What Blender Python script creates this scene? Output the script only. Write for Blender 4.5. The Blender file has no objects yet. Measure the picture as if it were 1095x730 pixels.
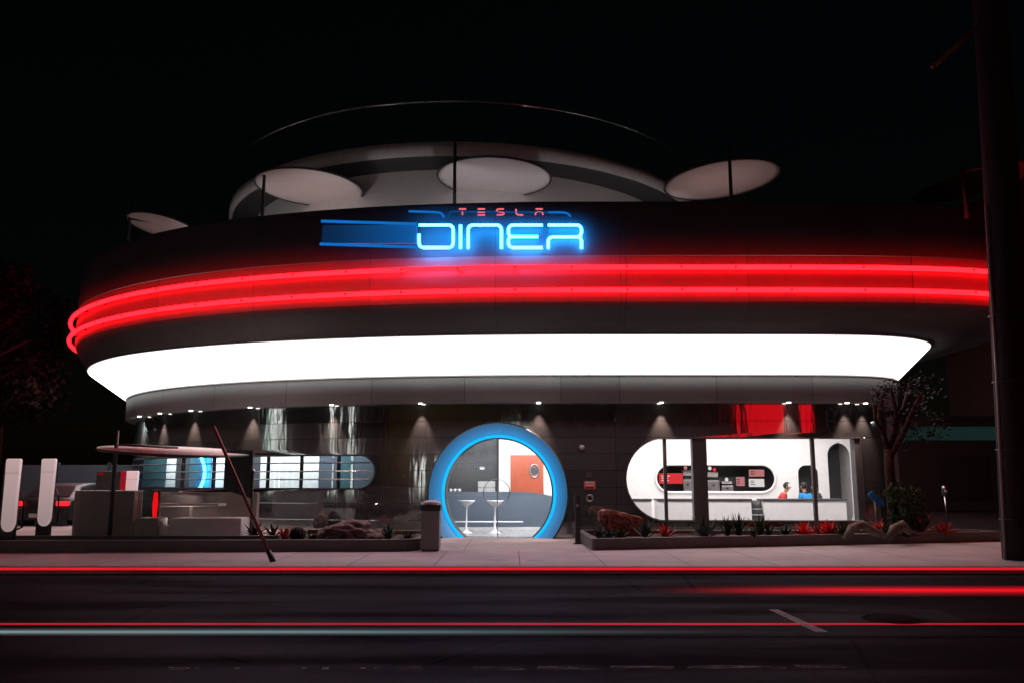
import bpy, bmesh, math, random
from mathutils import Vector, Matrix, noise
from mathutils.geometry import delaunay_2d_cdt
R = math.radians
rnd = random.Random(7)
scene = bpy.context.scene
COL = scene.collection

# ------------------------------------------------------------------ camera
F, CX, CY, CAMZ = 900.0, 547.5, 365.0, 1.6
PITCH = math.atan(147.0 / 900.0)
cp, sp = math.cos(PITCH), math.sin(PITCH)
cam = bpy.data.cameras.new('camera'); camo = bpy.data.objects.new('camera', cam); COL.objects.link(camo)
camo.location = (0, 0, CAMZ); camo.rotation_euler = (math.pi / 2 + PITCH, 0, 0)
cam.sensor_fit = 'HORIZONTAL'; cam.sensor_width = 36; cam.lens = 36 * F / 1095; cam.clip_end = 3000; cam.clip_start = 0.1
scene.camera = camo

def at(u, v, D):                       # design helper: a point of the place at street depth D
    a, b = u - CX, CY - v
    Y = F * cp - b * sp; Z = b * cp + F * sp
    return Vector((a / Y * D, D, CAMZ + D * Z / Y))
def ground(u, v, z=0.0):
    b = CY - v; Y = F * cp - b * sp; Z = b * cp + F * sp
    return at(u, v, (z - CAMZ) * Y / Z)
def proj_u(p):
    dx, dy, dz = p[0], p[1], p[2] - CAMZ
    return CX + F * dx / (dy * cp + dz * sp)

# ------------------------------------------------------------------ materials
MATS = {}
class NT:
    def __init__(s, name):
        s.m = bpy.data.materials.new(name); s.m.use_nodes = True
        s.t = s.m.node_tree; s.t.nodes.clear()
        s.out = s.t.nodes.new('ShaderNodeOutputMaterial')
    def n(s, typ, props=None, **ins):
        nd = s.t.nodes.new('ShaderNode' + typ)
        for k, v in (props or {}).items(): setattr(nd, k, v)
        for k, v in ins.items():
            key = int(k[1:]) if k[0] == '_' and k[1:].isdigit() else k.replace('_', ' ')
            sock = nd.inputs[key]
            if isinstance(v, bpy.types.NodeSocket): s.t.links.new(v, sock)
            else: sock.default_value = v
        return nd
    def math(s, op, a, b=0.0, c=0.0):
        return s.n('Math', {'operation': op}, _0=a, _1=b, _2=c).outputs[0]
    def ramp(s, fac, stops):
        nd = s.n('ValToRGB', Fac=fac); e = nd.color_ramp.elements
        while len(e) < len(stops): e.new(0.5)
        for el, (p, c) in zip(e, stops): el.position = p; el.color = c if len(c) == 4 else (*c, 1)
        return nd.outputs[0]
    def mix(s, fac, a, b):
        nd = s.n('Mix', {'data_type': 'RGBA'}); 
        for i, v in ((0, fac), (6, a), (7, b)):
            if isinstance(v, bpy.types.NodeSocket): s.t.links.new(v, nd.inputs[i])
            else: nd.inputs[i].default_value = v if not isinstance(v, tuple) or len(v) == 4 else (*v, 1)
        return nd.outputs[2]
    def done(s, shader):
        s.t.links.new(shader.outputs[0] if hasattr(shader, 'outputs') else shader, s.out.inputs[0]); return s.m

def plain(name, col, rough=0.5, metal=0.0, var=0.12, scale=6.0, bump=0.0, bscale=40.0, coat=0.0, spec=0.5):
    if name in MATS: return MATS[name]
    t = NT(name)
    tc = t.n('TexCoord').outputs['Object']
    ns = t.n('TexNoise', Vector=tc, Scale=scale, Detail=5.0, Roughness=0.6).outputs[0]
    c = t.mix(t.math('MULTIPLY', t.math('SUBTRACT', ns, 0.3), 2.0), tuple(x * (1 - var * 1.6) for x in col), tuple(min(1, x * (1 + var)) for x in col))
    b = t.n('BsdfPrincipled', Base_Color=c, Metallic=metal, Coat_Weight=coat)
    b.inputs['Specular IOR Level'].default_value = spec
    t.t.links.new(t.math('ADD', t.math('MULTIPLY', ns, 0.2), rough - 0.1), b.inputs['Roughness'])
    if bump:
        n2 = t.n('TexNoise', Vector=tc, Scale=bscale, Detail=6.0).outputs[0]
        t.t.links.new(t.n('Bump', Strength=bump, Distance=0.02, Height=n2).outputs[0], b.inputs['Normal'])
    MATS[name] = t.done(b); return MATS[name]

def glow(name, col, strength):
    if name in MATS: return MATS[name]
    t = NT(name)
    tc = t.n('TexCoord').outputs['Object']
    ns = t.n('TexNoise', Vector=tc, Scale=1.3, Detail=3.0).outputs[0]
    e = t.n('Emission', Color=(*col, 1))
    t.t.links.new(t.math('MULTIPLY', t.math('ADD', t.math('MULTIPLY', ns, 0.3), 0.85), strength), e.inputs['Strength'])
    MATS[name] = t.done(e); return MATS[name]

def glass_mat():
    t = NT('window_glass')
    tr = t.n('BsdfTransparent', Color=(0.92, 0.95, 0.96, 1)); gl = t.n('BsdfGlossy', Color=(1, 1, 1, 1), Roughness=0.01)
    fr = t.math('POWER', t.n('LayerWeight', Blend=0.5).outputs['Facing'], 5.0)
    mx = t.n('MixShader', _0=t.math('ADD', t.math('MULTIPLY', fr, 0.8), 0.085), _1=tr.outputs[0], _2=gl.outputs[0])
    return t.done(mx)

def facade_mat(name, base, rough, aniso, vlen, hlen, tilt, metal=1.0, seam=0.012):
    # metal panels: UV holds metres along the wall and metres of height
    t = NT(name)
    uv = t.n('UVMap').outputs[0]
    sep = t.n('SeparateXYZ', Vector=uv); s, z = sep.outputs[0], sep.outputs[1]
    row = t.math('FLOOR', t.math('DIVIDE', z, hlen))
    s2 = t.math('ADD', s, t.math('MULTIPLY', row, 0.0))
    colm = t.math('FLOOR', t.math('DIVIDE', s2, vlen))
    fz = t.math('MULTIPLY', t.math('FRACT', t.math('DIVIDE', z, hlen)), hlen)
    fs = t.math('MULTIPLY', t.math('FRACT', t.math('DIVIDE', s2, vlen)), vlen)
    seamm = t.math('MAXIMUM', t.math('LESS_THAN', fz, seam), t.math('LESS_THAN', fs, seam * 0.8))
    cell = t.n('CombineXYZ', X=colm, Y=row, Z=3.0).outputs[0]
    wn = t.n('TexWhiteNoise', {'noise_dimensions': '3D'}, Vector=cell)
    # brushed streaks: long along the wall, fine in height; and soft dents stretched in height
    st = t.n('TexNoise', Vector=t.n('Mapping', Vector=uv, Scale=(0.6, 90.0, 1.0)).outputs[0], Scale=1.0, Detail=4.0).outputs[0]
    dent = t.n('TexNoise', Vector=t.n('Mapping', Vector=uv, Scale=(1.7, 0.30, 1.0)).outputs[0], Scale=1.0, Detail=3.0, Roughness=0.55).outputs[0]
    big = t.n('TexNoise', Vector=uv, Scale=0.35, Detail=3.0).outputs[0]
    val = t.math('ADD', t.math('MULTIPLY', wn.outputs[0], 0.25), t.math('ADD', t.math('MULTIPLY', st, 0.3), t.math('ADD', t.math('MULTIPLY', big, 0.5), 0.35)))
    c = t.mix(seamm, t.n('VectorMath', {'operation': 'SCALE'}, _0=base, Scale=val).outputs[0], (0.01, 0.01, 0.01))
    b = t.n('BsdfPrincipled', Base_Color=c, Metallic=metal, Anisotropic=aniso)
    t.t.links.new(t.math('ADD', t.math('MULTIPLY', st, 0.08), t.math('ADD', rough - 0.06, t.math('MULTIPLY', wn.outputs[0], 0.05))), b.inputs['Roughness'])
    tg = t.n('Tangent', {'direction_type': 'UV_MAP'}); t.t.links.new(tg.outputs[0], b.inputs['Tangent'])
    hgt = t.math('ADD', t.math('MULTIPLY', dent, tilt), t.math('MULTIPLY', seamm, -0.02))
    bp = t.n('Bump', Strength=0.6, Distance=1.0, Height=hgt)
    t.t.links.new(bp.outputs[0], b.inputs['Normal'])
    return t.done(b)

def band_mat():
    t = NT('lit_band')
    uv = t.n('UVMap').outputs[0]; sep = t.n('SeparateXYZ', Vector=uv)
    fs = t.math('FRACT', t.math('DIVIDE', t.math('ADD', sep.outputs[0], 0.7), 6.4))
    seam = t.math('LESS_THAN', fs, 0.0022)
    ns = t.n('TexNoise', Vector=uv, Scale=0.5, Detail=2.0).outputs[0]
    ev = t.math('SUBTRACT', sep.outputs[1], 0.3)                      # emission fades toward the rims, painting a soft bloom edge
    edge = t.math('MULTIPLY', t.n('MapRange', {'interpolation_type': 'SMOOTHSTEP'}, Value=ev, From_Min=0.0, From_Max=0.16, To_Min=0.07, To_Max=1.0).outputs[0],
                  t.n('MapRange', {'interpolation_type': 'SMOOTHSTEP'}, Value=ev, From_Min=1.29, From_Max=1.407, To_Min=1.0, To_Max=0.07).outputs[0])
    st = t.math('MULTIPLY', t.math('SUBTRACT', 1.0, t.math('MULTIPLY', seam, 0.84)), t.math('ADD', 0.96, t.math('MULTIPLY', ns, 0.12)))
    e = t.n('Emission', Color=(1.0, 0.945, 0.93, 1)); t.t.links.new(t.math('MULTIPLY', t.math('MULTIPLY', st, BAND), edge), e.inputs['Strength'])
    return t.done(e)

def asphalt_mat(name='asphalt', k=1.0, emit=None):
    t = NT(name); tc = t.n('TexCoord').outputs['Object']
    fine = t.n('TexNoise', Vector=tc, Scale=55.0, Detail=6.0, Roughness=0.7).outputs[0]
    big = t.n('TexNoise', Vector=t.n('Mapping', Vector=tc, Scale=(0.12, 1.1, 1.0)).outputs[0], Scale=1.0, Detail=5.0, Roughness=0.6).outputs[0]
    vor = t.n('TexVoronoi', {'feature': 'DISTANCE_TO_EDGE'}, Vector=t.n('Mapping', Vector=tc, Scale=(0.25, 0.5, 1)).outputs[0], Scale=1.0).outputs[0]
    crack = t.math('LESS_THAN', t.math('ADD', vor, t.math('MULTIPLY', fine, 0.02)), 0.016)
    c = t.ramp(t.math('ADD', t.math('MULTIPLY', fine, 0.5), t.math('MULTIPLY', big, 0.5)), [(0.3, (0.010, 0.010, 0.012)), (0.7, (0.034, 0.033, 0.036))])
    c = t.mix(crack, c, (0.012, 0.012, 0.012))
    if k != 1.0: c = t.n('VectorMath', {'operation': 'SCALE'}, _0=c, Scale=k).outputs[0]
    nb_ = t.n('Bump', Strength=0.7, Distance=0.012, Height=fine).outputs[0]
    b = t.n('BsdfDiffuse', Color=c, Normal=nb_); g = t.n('BsdfGlossy', Color=(0.8, 0.85, 1.0, 1), Roughness=0.28, Normal=nb_)
    damp = t.ramp(big, [(0.38, (0.022,) * 3), (0.60, (0.004,) * 3)])
    mx = t.n('MixShader', _0=damp, _1=b.outputs[0], _2=g.outputs[0])
    if emit:
        col, gfun = emit; e = t.n('Emission', Color=(*col, 1), Strength=gfun(t)); mx = t.n('AddShader', _0=mx.outputs[0], _1=e.outputs[0])
    return t.done(mx)

def concrete_mat(name, col, joint=1.6, jd=0.02, rough=0.75):
    t = NT(name); tc = t.n('TexCoord').outputs['Object']; sep = t.n('SeparateXYZ', Vector=tc)
    fx = t.math('FRACT', t.math('DIVIDE', t.math('ADD', sep.outputs[0], 100.3), joint)); fy = t.math('FRACT', t.math('DIVIDE', t.math('ADD', sep.outputs[1], 100.0), joint))
    j = t.math('MAXIMUM', t.math('LESS_THAN', fx, jd / joint), t.math('LESS_THAN', fy, jd / joint))
    big = t.n('TexNoise', Vector=tc, Scale=0.55, Detail=7.0, Roughness=0.65).outputs[0]
    fine = t.n('TexNoise', Vector=tc, Scale=38.0, Detail=5.0).outputs[0]
    stain = t.math('GREATER_THAN', t.n('TexNoise', Vector=tc, Scale=0.9, Detail=2.0).outputs[0], 0.66)
    c = t.ramp(t.math('ADD', t.math('MULTIPLY', big, 0.7), t.math('MULTIPLY', fine, 0.3)), [(0.3, tuple(x * 0.6 for x in col)), (0.7, tuple(x * 1.2 for x in col))])
    c = t.mix(t.math('MULTIPLY', stain, 0.35), c, tuple(x * 0.4 for x in col))
    c = t.mix(t.math('MULTIPLY', j, 0.75), c, (0.03, 0.028, 0.026))
    b = t.n('BsdfPrincipled', Base_Color=c, Roughness=rough)
    t.t.links.new(t.n('Bump', Strength=0.35, Distance=0.01, Height=t.math('SUBTRACT', fine, j)).outputs[0], b.inputs['Normal'])
    return t.done(b)

def worn_paint(name='worn_paint', lo=0.40, hi=0.62, k=0.28):
    t = NT(name); tc = t.n('TexCoord').outputs['Object']
    a = t.n('TexNoise', Vector=t.n('Mapping', Vector=tc, Scale=(2.2, 14.0, 1.0)).outputs[0], Scale=1.0, Detail=8.0, Roughness=0.75).outputs[0]
    p = t.n('BsdfPrincipled', Base_Color=(k, k * 0.97, k * 0.95, 1), Roughness=0.8)
    tr = t.n('BsdfTransparent')
    return t.done(t.n('MixShader', _0=t.ramp(a, [(lo, (0, 0, 0)), (hi, (0.85, 0.85, 0.85))]), _1=tr.outputs[0], _2=p.outputs[0]))

def leaf_mat(name, c1, c2, rough=0.7):
    t = NT(name); oi = t.n('TexCoord').outputs['Object']
    ns = t.n('TexNoise', Vector=oi, Scale=9.0, Detail=3.0).outputs[0]
    b = t.n('BsdfPrincipled', Base_Color=t.ramp(ns, [(0.35, c1), (0.68, c2)]), Roughness=rough); b.inputs['Specular IOR Level'].default_value = 0.12
    return t.done(b)

def shade_fabric():
    t = NT('shade_fabric'); tc = t.n('TexCoord').outputs['Object']
    n1 = t.n('TexNoise', Vector=tc, Scale=2.2, Detail=4.0).outputs[0]
    n2 = t.n('TexNoise', Vector=tc, Scale=180.0, Detail=1.0).outputs[0]
    c = t.ramp(t.math('ADD', t.math('MULTIPLY', n1, 0.7), t.math('MULTIPLY', n2, 0.3)), [(0.2, (0.64, 0.61, 0.60)), (0.8, (0.72, 0.69, 0.68))])
    b = t.n('BsdfPrincipled', Base_Color=c, Roughness=0.85)
    return t.done(b)

BAND = 5.5
M = {}
M['metal_wall'] = facade_mat('mirror_panels', (0.33, 0.365, 0.37), 0.065, 0.3, 2.7, 0.46, 0.016, metal=0.86)
M['frieze'] = facade_mat('frieze_panels', (0.34, 0.37, 0.37), 0.45, 0.0, 2.7, 5.0, 0.0, metal=0.0, seam=0.016)
M['fascia'] = facade_mat('fascia_panels', (0.23, 0.21, 0.215), 0.5, 0.3, 3.2, 9.0, 0.004, metal=0.35, seam=0.012)
M['parapet'] = facade_mat('parapet_panels', (0.07, 0.07, 0.09), 0.5, 0.0, 3.2, 9.0, 0.002, metal=0.0, seam=0.012)
M['soffit'] = facade_mat('soffit_panels', (0.10, 0.108, 0.108), 0.5, 0.0, 3.2, 9.0, 0.0, metal=0.2, seam=0.012)
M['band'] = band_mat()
M['glass'] = glass_mat()
M['red_neon'] = glow('red_neon', (1.0, 0.003, 0.0055), 15.0)
M['blue_neon'] = glow('blue_neon', (0.016, 0.36, 1.0), 42.0)
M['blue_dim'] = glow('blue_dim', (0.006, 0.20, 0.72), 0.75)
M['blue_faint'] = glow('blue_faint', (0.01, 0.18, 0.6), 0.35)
def smear_mat():  # emission gradient paints the sign's smeared light
    t = NT('blue_smear'); x = t.n('SeparateXYZ', Vector=t.n('TexCoord').outputs['Generated']).outputs[0]
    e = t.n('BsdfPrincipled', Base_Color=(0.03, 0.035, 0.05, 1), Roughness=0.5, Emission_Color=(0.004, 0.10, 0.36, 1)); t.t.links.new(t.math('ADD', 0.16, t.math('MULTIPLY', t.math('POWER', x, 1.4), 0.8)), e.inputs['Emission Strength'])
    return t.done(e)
M['blue_smear'] = smear_mat()
M['pink_neon'] = glow('pink_neon', (1.0, 0.15, 0.20), 1.0)
M['ring_led'] = glow('ring_led', (0.006, 0.44, 1.0), 1.25)
M['lamp'] = glow('lamp_lens', (1.0, 0.86, 0.75), 6.0)
M['tail'] = glow('tail_lens', (1.0, 0.01, 0.02), 2.6)
M['asphalt'] = asphalt_mat()
M['walk'] = concrete_mat('sidewalk_concrete', (0.45, 0.415, 0.405), 1.62)
M['path'] = concrete_mat('path_concrete', (0.46, 0.42, 0.40), 3.2, 0.015)
M['kerbc'] = concrete_mat('kerb_concrete', (0.22, 0.20, 0.19), 3.0, 0.012)
M['planterc'] = plain('planter_concrete', (0.16, 0.145, 0.135), 0.8, bump=0.3, scale=2.5)
M['planterlight'] = plain('planter_top', (0.36, 0.32, 0.30), 0.8, bump=0.3, scale=2.5)
M['soil'] = plain('soil', (0.06, 0.045, 0.035), 0.95, var=0.5, bump=1.0, bscale=14.0)
M['white'] = plain('white_plaster', (0.80, 0.79, 0.78), 0.6, var=0.04)
M['white_gloss'] = plain('white_gloss', (0.82, 0.80, 0.79), 0.3, var=0.03, coat=0.4)
M['offwhite'] = plain('offwhite_panel', (0.55, 0.52, 0.51), 0.5, var=0.1)
M['taupe'] = plain('taupe_panel', (0.30, 0.27, 0.26), 0.55, var=0.14, scale=1.5)
M['black'] = plain('black_metal', (0.018, 0.018, 0.02), 0.4, var=0.2)
M['darkgrey'] = plain('dark_grey', (0.055, 0.056, 0.06), 0.5, var=0.15)
M['steel'] = plain('steel', (0.45, 0.45, 0.46), 0.3, metal=1.0)
M['greyblue'] = plain('grey_blue_panel', (0.085, 0.105, 0.135), 0.45, var=0.1, scale=1.2)
M['coral'] = plain('coral_panel', (0.50, 0.10, 0.045), 0.35, var=0.12, scale=1.5)
M['floor'] = plain('terrazzo', (0.42, 0.42, 0.43), 0.25, var=0.15, scale=30)
M['teal'] = plain('teal_panel', (0.05, 0.12, 0.14), 0.4, var=0.2)
M['rock'] = plain('rock', (0.21, 0.17, 0.15), 0.9, var=0.45, scale=5, bump=0.9, bscale=16)
M['darkrock'] = plain('dark_rock', (0.05, 0.042, 0.04), 0.9, var=0.5, scale=5, bump=0.9, bscale=16)
M['rockred'] = plain('red_rock', (0.46, 0.21, 0.17), 0.95, var=0.6, scale=14, bump=0.9, bscale=16)
M['bark'] = plain('bark', (0.11, 0.07, 0.055), 0.95, var=0.5, scale=9, bump=1.0, bscale=24)
M['barkdark'] = plain('corner_bark', (0.055, 0.028, 0.024), 0.95, var=0.6, scale=14, bump=1.0, bscale=26, spec=0.1)
M['wood'] = plain('pole_wood', (0.016, 0.012, 0.011), 0.95, var=0.4, scale=4, bump=0.8, bscale=20)
M['leaf'] = leaf_mat('leaf', (0.022, 0.04, 0.016), (0.06, 0.085, 0.035))
M['leafdark'] = leaf_mat('leaf_dark', (0.010, 0.012, 0.008), (0.032, 0.024, 0.017))
M['agave'] = leaf_mat('agave', (0.035, 0.06, 0.05), (0.10, 0.13, 0.11))
M['redleaf'] = leaf_mat('red_leaf', (0.30, 0.03, 0.025), (0.55, 0.09, 0.07))
M['redlit'] = leaf_mat('red_lit_leaf', (0.65, 0.01, 0.015), (0.85, 0.03, 0.04))  # red light on the plants painted into the leaf colour
M['leafcorner'] = leaf_mat('corner_leaf', (0.006, 0.006, 0.004), (0.022, 0.012, 0.009))
M['fabric'] = shade_fabric()
M['paint'] = worn_paint(); M['stripe'] = worn_paint('stripe_paint', 0.30, 0.50, 0.42)
M['redpole'] = plain('red_painted_pole', (0.22, 0.03, 0.03), 0.5, var=0.3)
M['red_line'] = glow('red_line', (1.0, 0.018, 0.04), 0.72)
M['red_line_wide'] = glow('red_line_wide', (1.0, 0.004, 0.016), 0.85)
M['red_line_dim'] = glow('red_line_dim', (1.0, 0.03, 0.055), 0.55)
M['carpaint'] = plain('dark_car_paint', (0.015, 0.015, 0.017), 0.5, coat=0.1, var=0.05)
M['tyre'] = plain('tyre', (0.02, 0.02, 0.02), 0.85)
M['skin'] = plain('skin', (0.42, 0.24, 0.17), 0.55, var=0.06)
M['hair'] = plain('hair', (0.012, 0.010, 0.009), 0.6)
M['shirtred'] = plain('red_shirt', (0.62, 0.05, 0.06), 0.8, var=0.1)
M['shirtblue'] = plain('blue_shirt', (0.03, 0.28, 0.62), 0.8, var=0.1)
M['shirtdark'] = plain('dark_shirt', (0.05, 0.05, 0.06), 0.8)
M['denim'] = plain('dark_trousers', (0.03, 0.035, 0.05), 0.85)
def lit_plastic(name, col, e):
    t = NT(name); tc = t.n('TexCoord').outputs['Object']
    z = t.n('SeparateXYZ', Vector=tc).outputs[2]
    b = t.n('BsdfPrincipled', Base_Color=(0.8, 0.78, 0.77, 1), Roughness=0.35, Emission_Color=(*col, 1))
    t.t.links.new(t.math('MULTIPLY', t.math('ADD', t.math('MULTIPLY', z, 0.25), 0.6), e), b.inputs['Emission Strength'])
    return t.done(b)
M['lit_shell'] = lit_plastic('lit_shell', (1.0, 0.72, 0.72), 0.38)  # pinkish emission added so the white shells look brightly lit
M['screen_red'] = glow('screen_red', (0.9, 0.05, 0.06), 0.75)
M['screen_white'] = glow('screen_white', (0.9, 0.85, 0.82), 0.8)
M['screen_pink'] = glow('screen_pink', (0.85, 0.32, 0.32), 0.55)
M['tealtrail'] = glow('teal_trail_glow', (0.03, 0.08, 0.075), 0.22)
M['shopwin'] = glow('lit_shop_window', (1.0, 0.93, 0.86), 3.4)

# ------------------------------------------------------------------ object helpers
def tag(o, label=None, cat=None, group=None, kind=None):
    if label: o['label'] = label
    if cat: o['category'] = cat
    if group: o['group'] = group
    if kind: o['kind'] = kind
    return o
def thing(name, label, cat, loc=(0, 0, 0), rz=0.0, group=None):
    o = bpy.data.objects.new(name, None); COL.objects.link(o)
    o.location = loc; o.rotation_euler = (0, 0, rz); o.empty_display_size = 0.2
    return tag(o, label, cat, group)
def obj(name, bm, mat, parent=None, smooth=False, world=False):
    me = bpy.data.meshes.new(name)
    if isinstance(bm, bmesh.types.BMesh):
        bmesh.ops.recalc_face_normals(bm, faces=bm.faces)
        bm.to_mesh(me); bm.free()
    else: me = bm; me.name = name
    if smooth: me.shade_smooth()
    me.materials.append(M[mat] if isinstance(mat, str) else mat)
    o = bpy.data.objects.new(name, me); COL.objects.link(o)
    if parent is not None:
        o.parent = parent
        if world:                                    # mesh was written in world space
            rt = parent
            while rt.parent: rt = rt.parent
            L = Matrix.Translation(rt.location) @ Matrix.Rotation(rt.rotation_euler[2], 4, 'Z')
            me.transform(L.inverted())
    return o
def struct(name, bm, mat): return tag(obj(name, bm, mat), kind='structure')
def dup(root, loc=None, rz=None, label=None):
    r = root.copy(); COL.objects.link(r)
    if loc is not None: r.location = loc
    if rz is not None: r.rotation_euler = (0, 0, rz)
    if label: r['label'] = label
    for ch in root.children:
        c = ch.copy(); COL.objects.link(c); c.parent = r
        for g in ch.children:
            d = g.copy(); COL.objects.link(d); d.parent = c
    return r

def box(bm, x0, x1, y0, y1, z0, z1, bev=0.0, seg=2):
    n0 = set(bm.verts)
    ret = bmesh.ops.create_cube(bm, size=1.0, matrix=Matrix.Translation(((x0 + x1) / 2, (y0 + y1) / 2, (z0 + z1) / 2)) @ Matrix.Diagonal((x1 - x0, y1 - y0, z1 - z0, 1)))
    if bev:
        es = list({e for v in ret['verts'] for e in v.link_edges})
        bmesh.ops.bevel(bm, geom=es, offset=bev, segments=seg, affect='EDGES', profile=0.6)
    return bm
def nb(): return bmesh.new()
def bx(*a, **k): return box(nb(), *a, **k)
def tube(bm, pts, rad, seg=8, closed=False, cap=True):
    pts = [Vector(p) for p in pts]; n = len(pts)
    rads = rad if isinstance(rad, (list, tuple)) else [rad] * n
    rings = []; up = None
    for i in range(n):
        a = pts[(i - 1) % n] if (closed or i > 0) else pts[i]
        b = pts[(i + 1) % n] if (closed or i < n - 1) else pts[i]
        t = (b - a)
        if t.length < 1e-9: t = Vector((0, 0, 1))
        t.normalize()
        if up is None:
            up = Vector((0, 0, 1)) if abs(t.z) < 0.9 else Vector((1, 0, 0))
        sx = t.cross(up)
        if sx.length < 1e-4: sx = t.cross(Vector((0, 1, 0.3)))
        sx.normalize(); sy = sx.cross(t); up = sy.copy()
        rings.append([bm.verts.new(pts[i] + rads[i] * (math.cos(2 * math.pi * k / seg) * sx + math.sin(2 * math.pi * k / seg) * sy)) for k in range(seg)])
    m = n if closed else n - 1
    for i in range(m):
        a, b = rings[i], rings[(i + 1) % n]
        for k in range(seg):
            f = bm.faces.new((a[k], a[(k + 1) % seg], b[(k + 1) % seg], b[k])); f.smooth = True
    if cap and not closed:
        bm.faces.new(rings[0][::-1]); bm.faces.new(rings[-1])
    return bm
def lathe(bm, prof, seg=32, loc=(0, 0, 0), mat=None):
    T = Matrix.Translation(loc) if mat is None else mat
    rings = []
    for r, z in prof:
        if r < 1e-5: rings.append([bm.verts.new(T @ Vector((0, 0, z)))])
        else: rings.append([bm.verts.new(T @ Vector((r * math.cos(2 * math.pi * k / seg), r * math.sin(2 * math.pi * k / seg), z))) for k in range(seg)])
    for a, b in zip(rings, rings[1:]):
        for k in range(seg):
            k2 = (k + 1) % seg
            if len(a) == 1 and len(b) == 1: continue
            vs = [a[0], b[k2], b[k]] if len(a) == 1 else ([a[k], a[k2], b[0]] if len(b) == 1 else [a[k], a[k2], b[k2], b[k]])
            bm.faces.new(vs).smooth = True
    return bm
def prism(bm, poly, y0, y1, bev=0.0):                      # outline in x,z pushed along y
    a = [bm.verts.new((x, y0, z)) for x, z in poly]; b = [bm.verts.new((x, y1, z)) for x, z in poly]
    n = len(poly)
    f1 = bm.faces.new(a[::-1]); f2 = bm.faces.new(b)
    for i in range(n): bm.faces.new((a[i], a[(i + 1) % n], b[(i + 1) % n], b[i]))
    if bev: bmesh.ops.bevel(bm, geom=list(f1.edges) + list(f2.edges), offset=bev, segments=2, affect='EDGES')
    return bm
def slab(bm, poly, z0, z1):                                # outline in x,y raised in z
    a = [bm.verts.new((x, y, z0)) for x, y in poly]; b = [bm.verts.new((x, y, z1)) for x, y in poly]
    n = len(poly); bm.faces.new(a[::-1]); bm.faces.new(b)
    for i in range(n): bm.faces.new((a[i], a[(i + 1) % n], b[(i + 1) % n], b[i]))
    return bm
def sheet(pts, z):
    bm = nb(); bm.faces.new([bm.verts.new((x, y, z)) for x, y in pts]); return bm
def stadium(x0, x1, z0, z1, n=14):
    r = (z1 - z0) / 2; zc = (z0 + z1) / 2; out = []
    for i in range(n + 1):
        a = -math.pi / 2 + math.pi * i / n; out.append((x1 - r + r * math.cos(a), zc + r * math.sin(a)))
    for i in range(n + 1):
        a = math.pi / 2 + math.pi * i / n; out.append((x0 + r + r * math.cos(a), zc + r * math.sin(a)))
    return out

# ------------------------------------------------------------------ plan of the diner: one rounded outline, true offsets
BX, BY, BB = 3.0, 37.4, 14.0
raw = []
for i in range(4000):
    t = 2 * math.pi * i / 4000 - math.pi / 2
    c, s = math.cos(t), math.sin(t)
    a, n = (9.0, 8.0) if c >= 0 else (18.3, 2.5)
    # radial form of the superellipse keeps the points even
    r = (abs(c / a) ** n + abs(s / BB) ** n) ** (-1 / n)
    raw.append((BX + r * c, BY + r * s))
cum = [0.0]
for i in range(1, 4001):
    p, q = raw[i - 1], raw[i % 4000]; cum.append(cum[-1] + math.hypot(q[0] - p[0], q[1] - p[1]))
PER = cum[-1]
import bisect
def plan(s, d=0.0):
    s = s % PER; i = min(bisect.bisect_right(cum, s) - 1, 3999); f = (s - cum[i]) / (cum[i + 1] - cum[i])
    p, q = raw[i], raw[(i + 1) % 4000]
    x, y = p[0] + f * (q[0] - p[0]), p[1] + f * (q[1] - p[1])
    if d:
        j, k = (i - 25) % 4000, (i + 26) % 4000
        tx, ty = raw[k][0] - raw[j][0], raw[k][1] - raw[j][1]; l = math.hypot(tx, ty)
        x += d * ty / l; y -= d * tx / l
    return x, y
def P(s, d, z):
    x, y = plan(s, d)
    if 0.3 < d < 1.7 and x < -6.0: x -= 0.42 * min(1.0, (-6.0 - x) / 6.0) * max(0.0, 1 - abs(d - 1.0) / 0.7)
    if d > 1.1:                                             # the upper storey reaches farther out at the right corner
        f = min(1, max(0, (x - 7.5) / 4.5)); f = f * f * (3 - 2 * f); x += 1.9 * f * min(1.0, (d - 1.1) / 0.6)
    return Vector((x, y, z))
def s_at(u, z, d=-0.35):                                    # arc position whose wall point stands at that place in the street view
    best = min((abs(proj_u(P(-20 + 0.01 * k, d, z)) - u), -20 + 0.01 * k) for k in range(3000)); return best[1]
NS = 340
SS = [PER * i / NS for i in range(NS)]
def sweep(name, prof, mat, parent):
    """surface of the given (offset, height) profile carried round the outline; UV in metres"""
    bm = nb(); uvl = bm.loops.layers.uv.new('uv')
    rings = [[bm.verts.new(P(s, d, z)) for s in SS] for d, z in prof]
    ln = [0.0]
    for (d0, z0), (d1, z1) in zip(prof, prof[1:]): ln.append(ln[-1] + math.hypot(d1 - d0, z1 - z0))
    for j in range(len(prof) - 1):
        for i in range(NS):
            i2 = (i + 1) % NS
            f = bm.faces.new((rings[j][i], rings[j][i2], rings[j + 1][i2], rings[j + 1][i])); f.smooth = True
            for lp, (a, b) in zip(f.loops, ((i, j), (i + 1, j), (i + 1, j + 1), (i, j + 1))):
                lp[uvl].uv = (PER * a / NS + (0 if a else 0), ln[b] + 0.3)
    for e in bm.edges:
        if len(e.link_faces) == 2 and e.link_faces[0].normal.length and e.calc_face_angle(0) > R(20): e.smooth = False
    return obj(name, bm, mat, parent)
def ringtube(name, d, z, rad, mat, parent, seg=8):
    return obj(name, tube(nb(), [P(s, d, z) for s in SS], rad, seg, closed=True), mat, parent)

D = thing('diner_building', 'rounded chrome two storey diner with red neon rings and glowing white band', 'building', (0, 0, 0))

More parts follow.
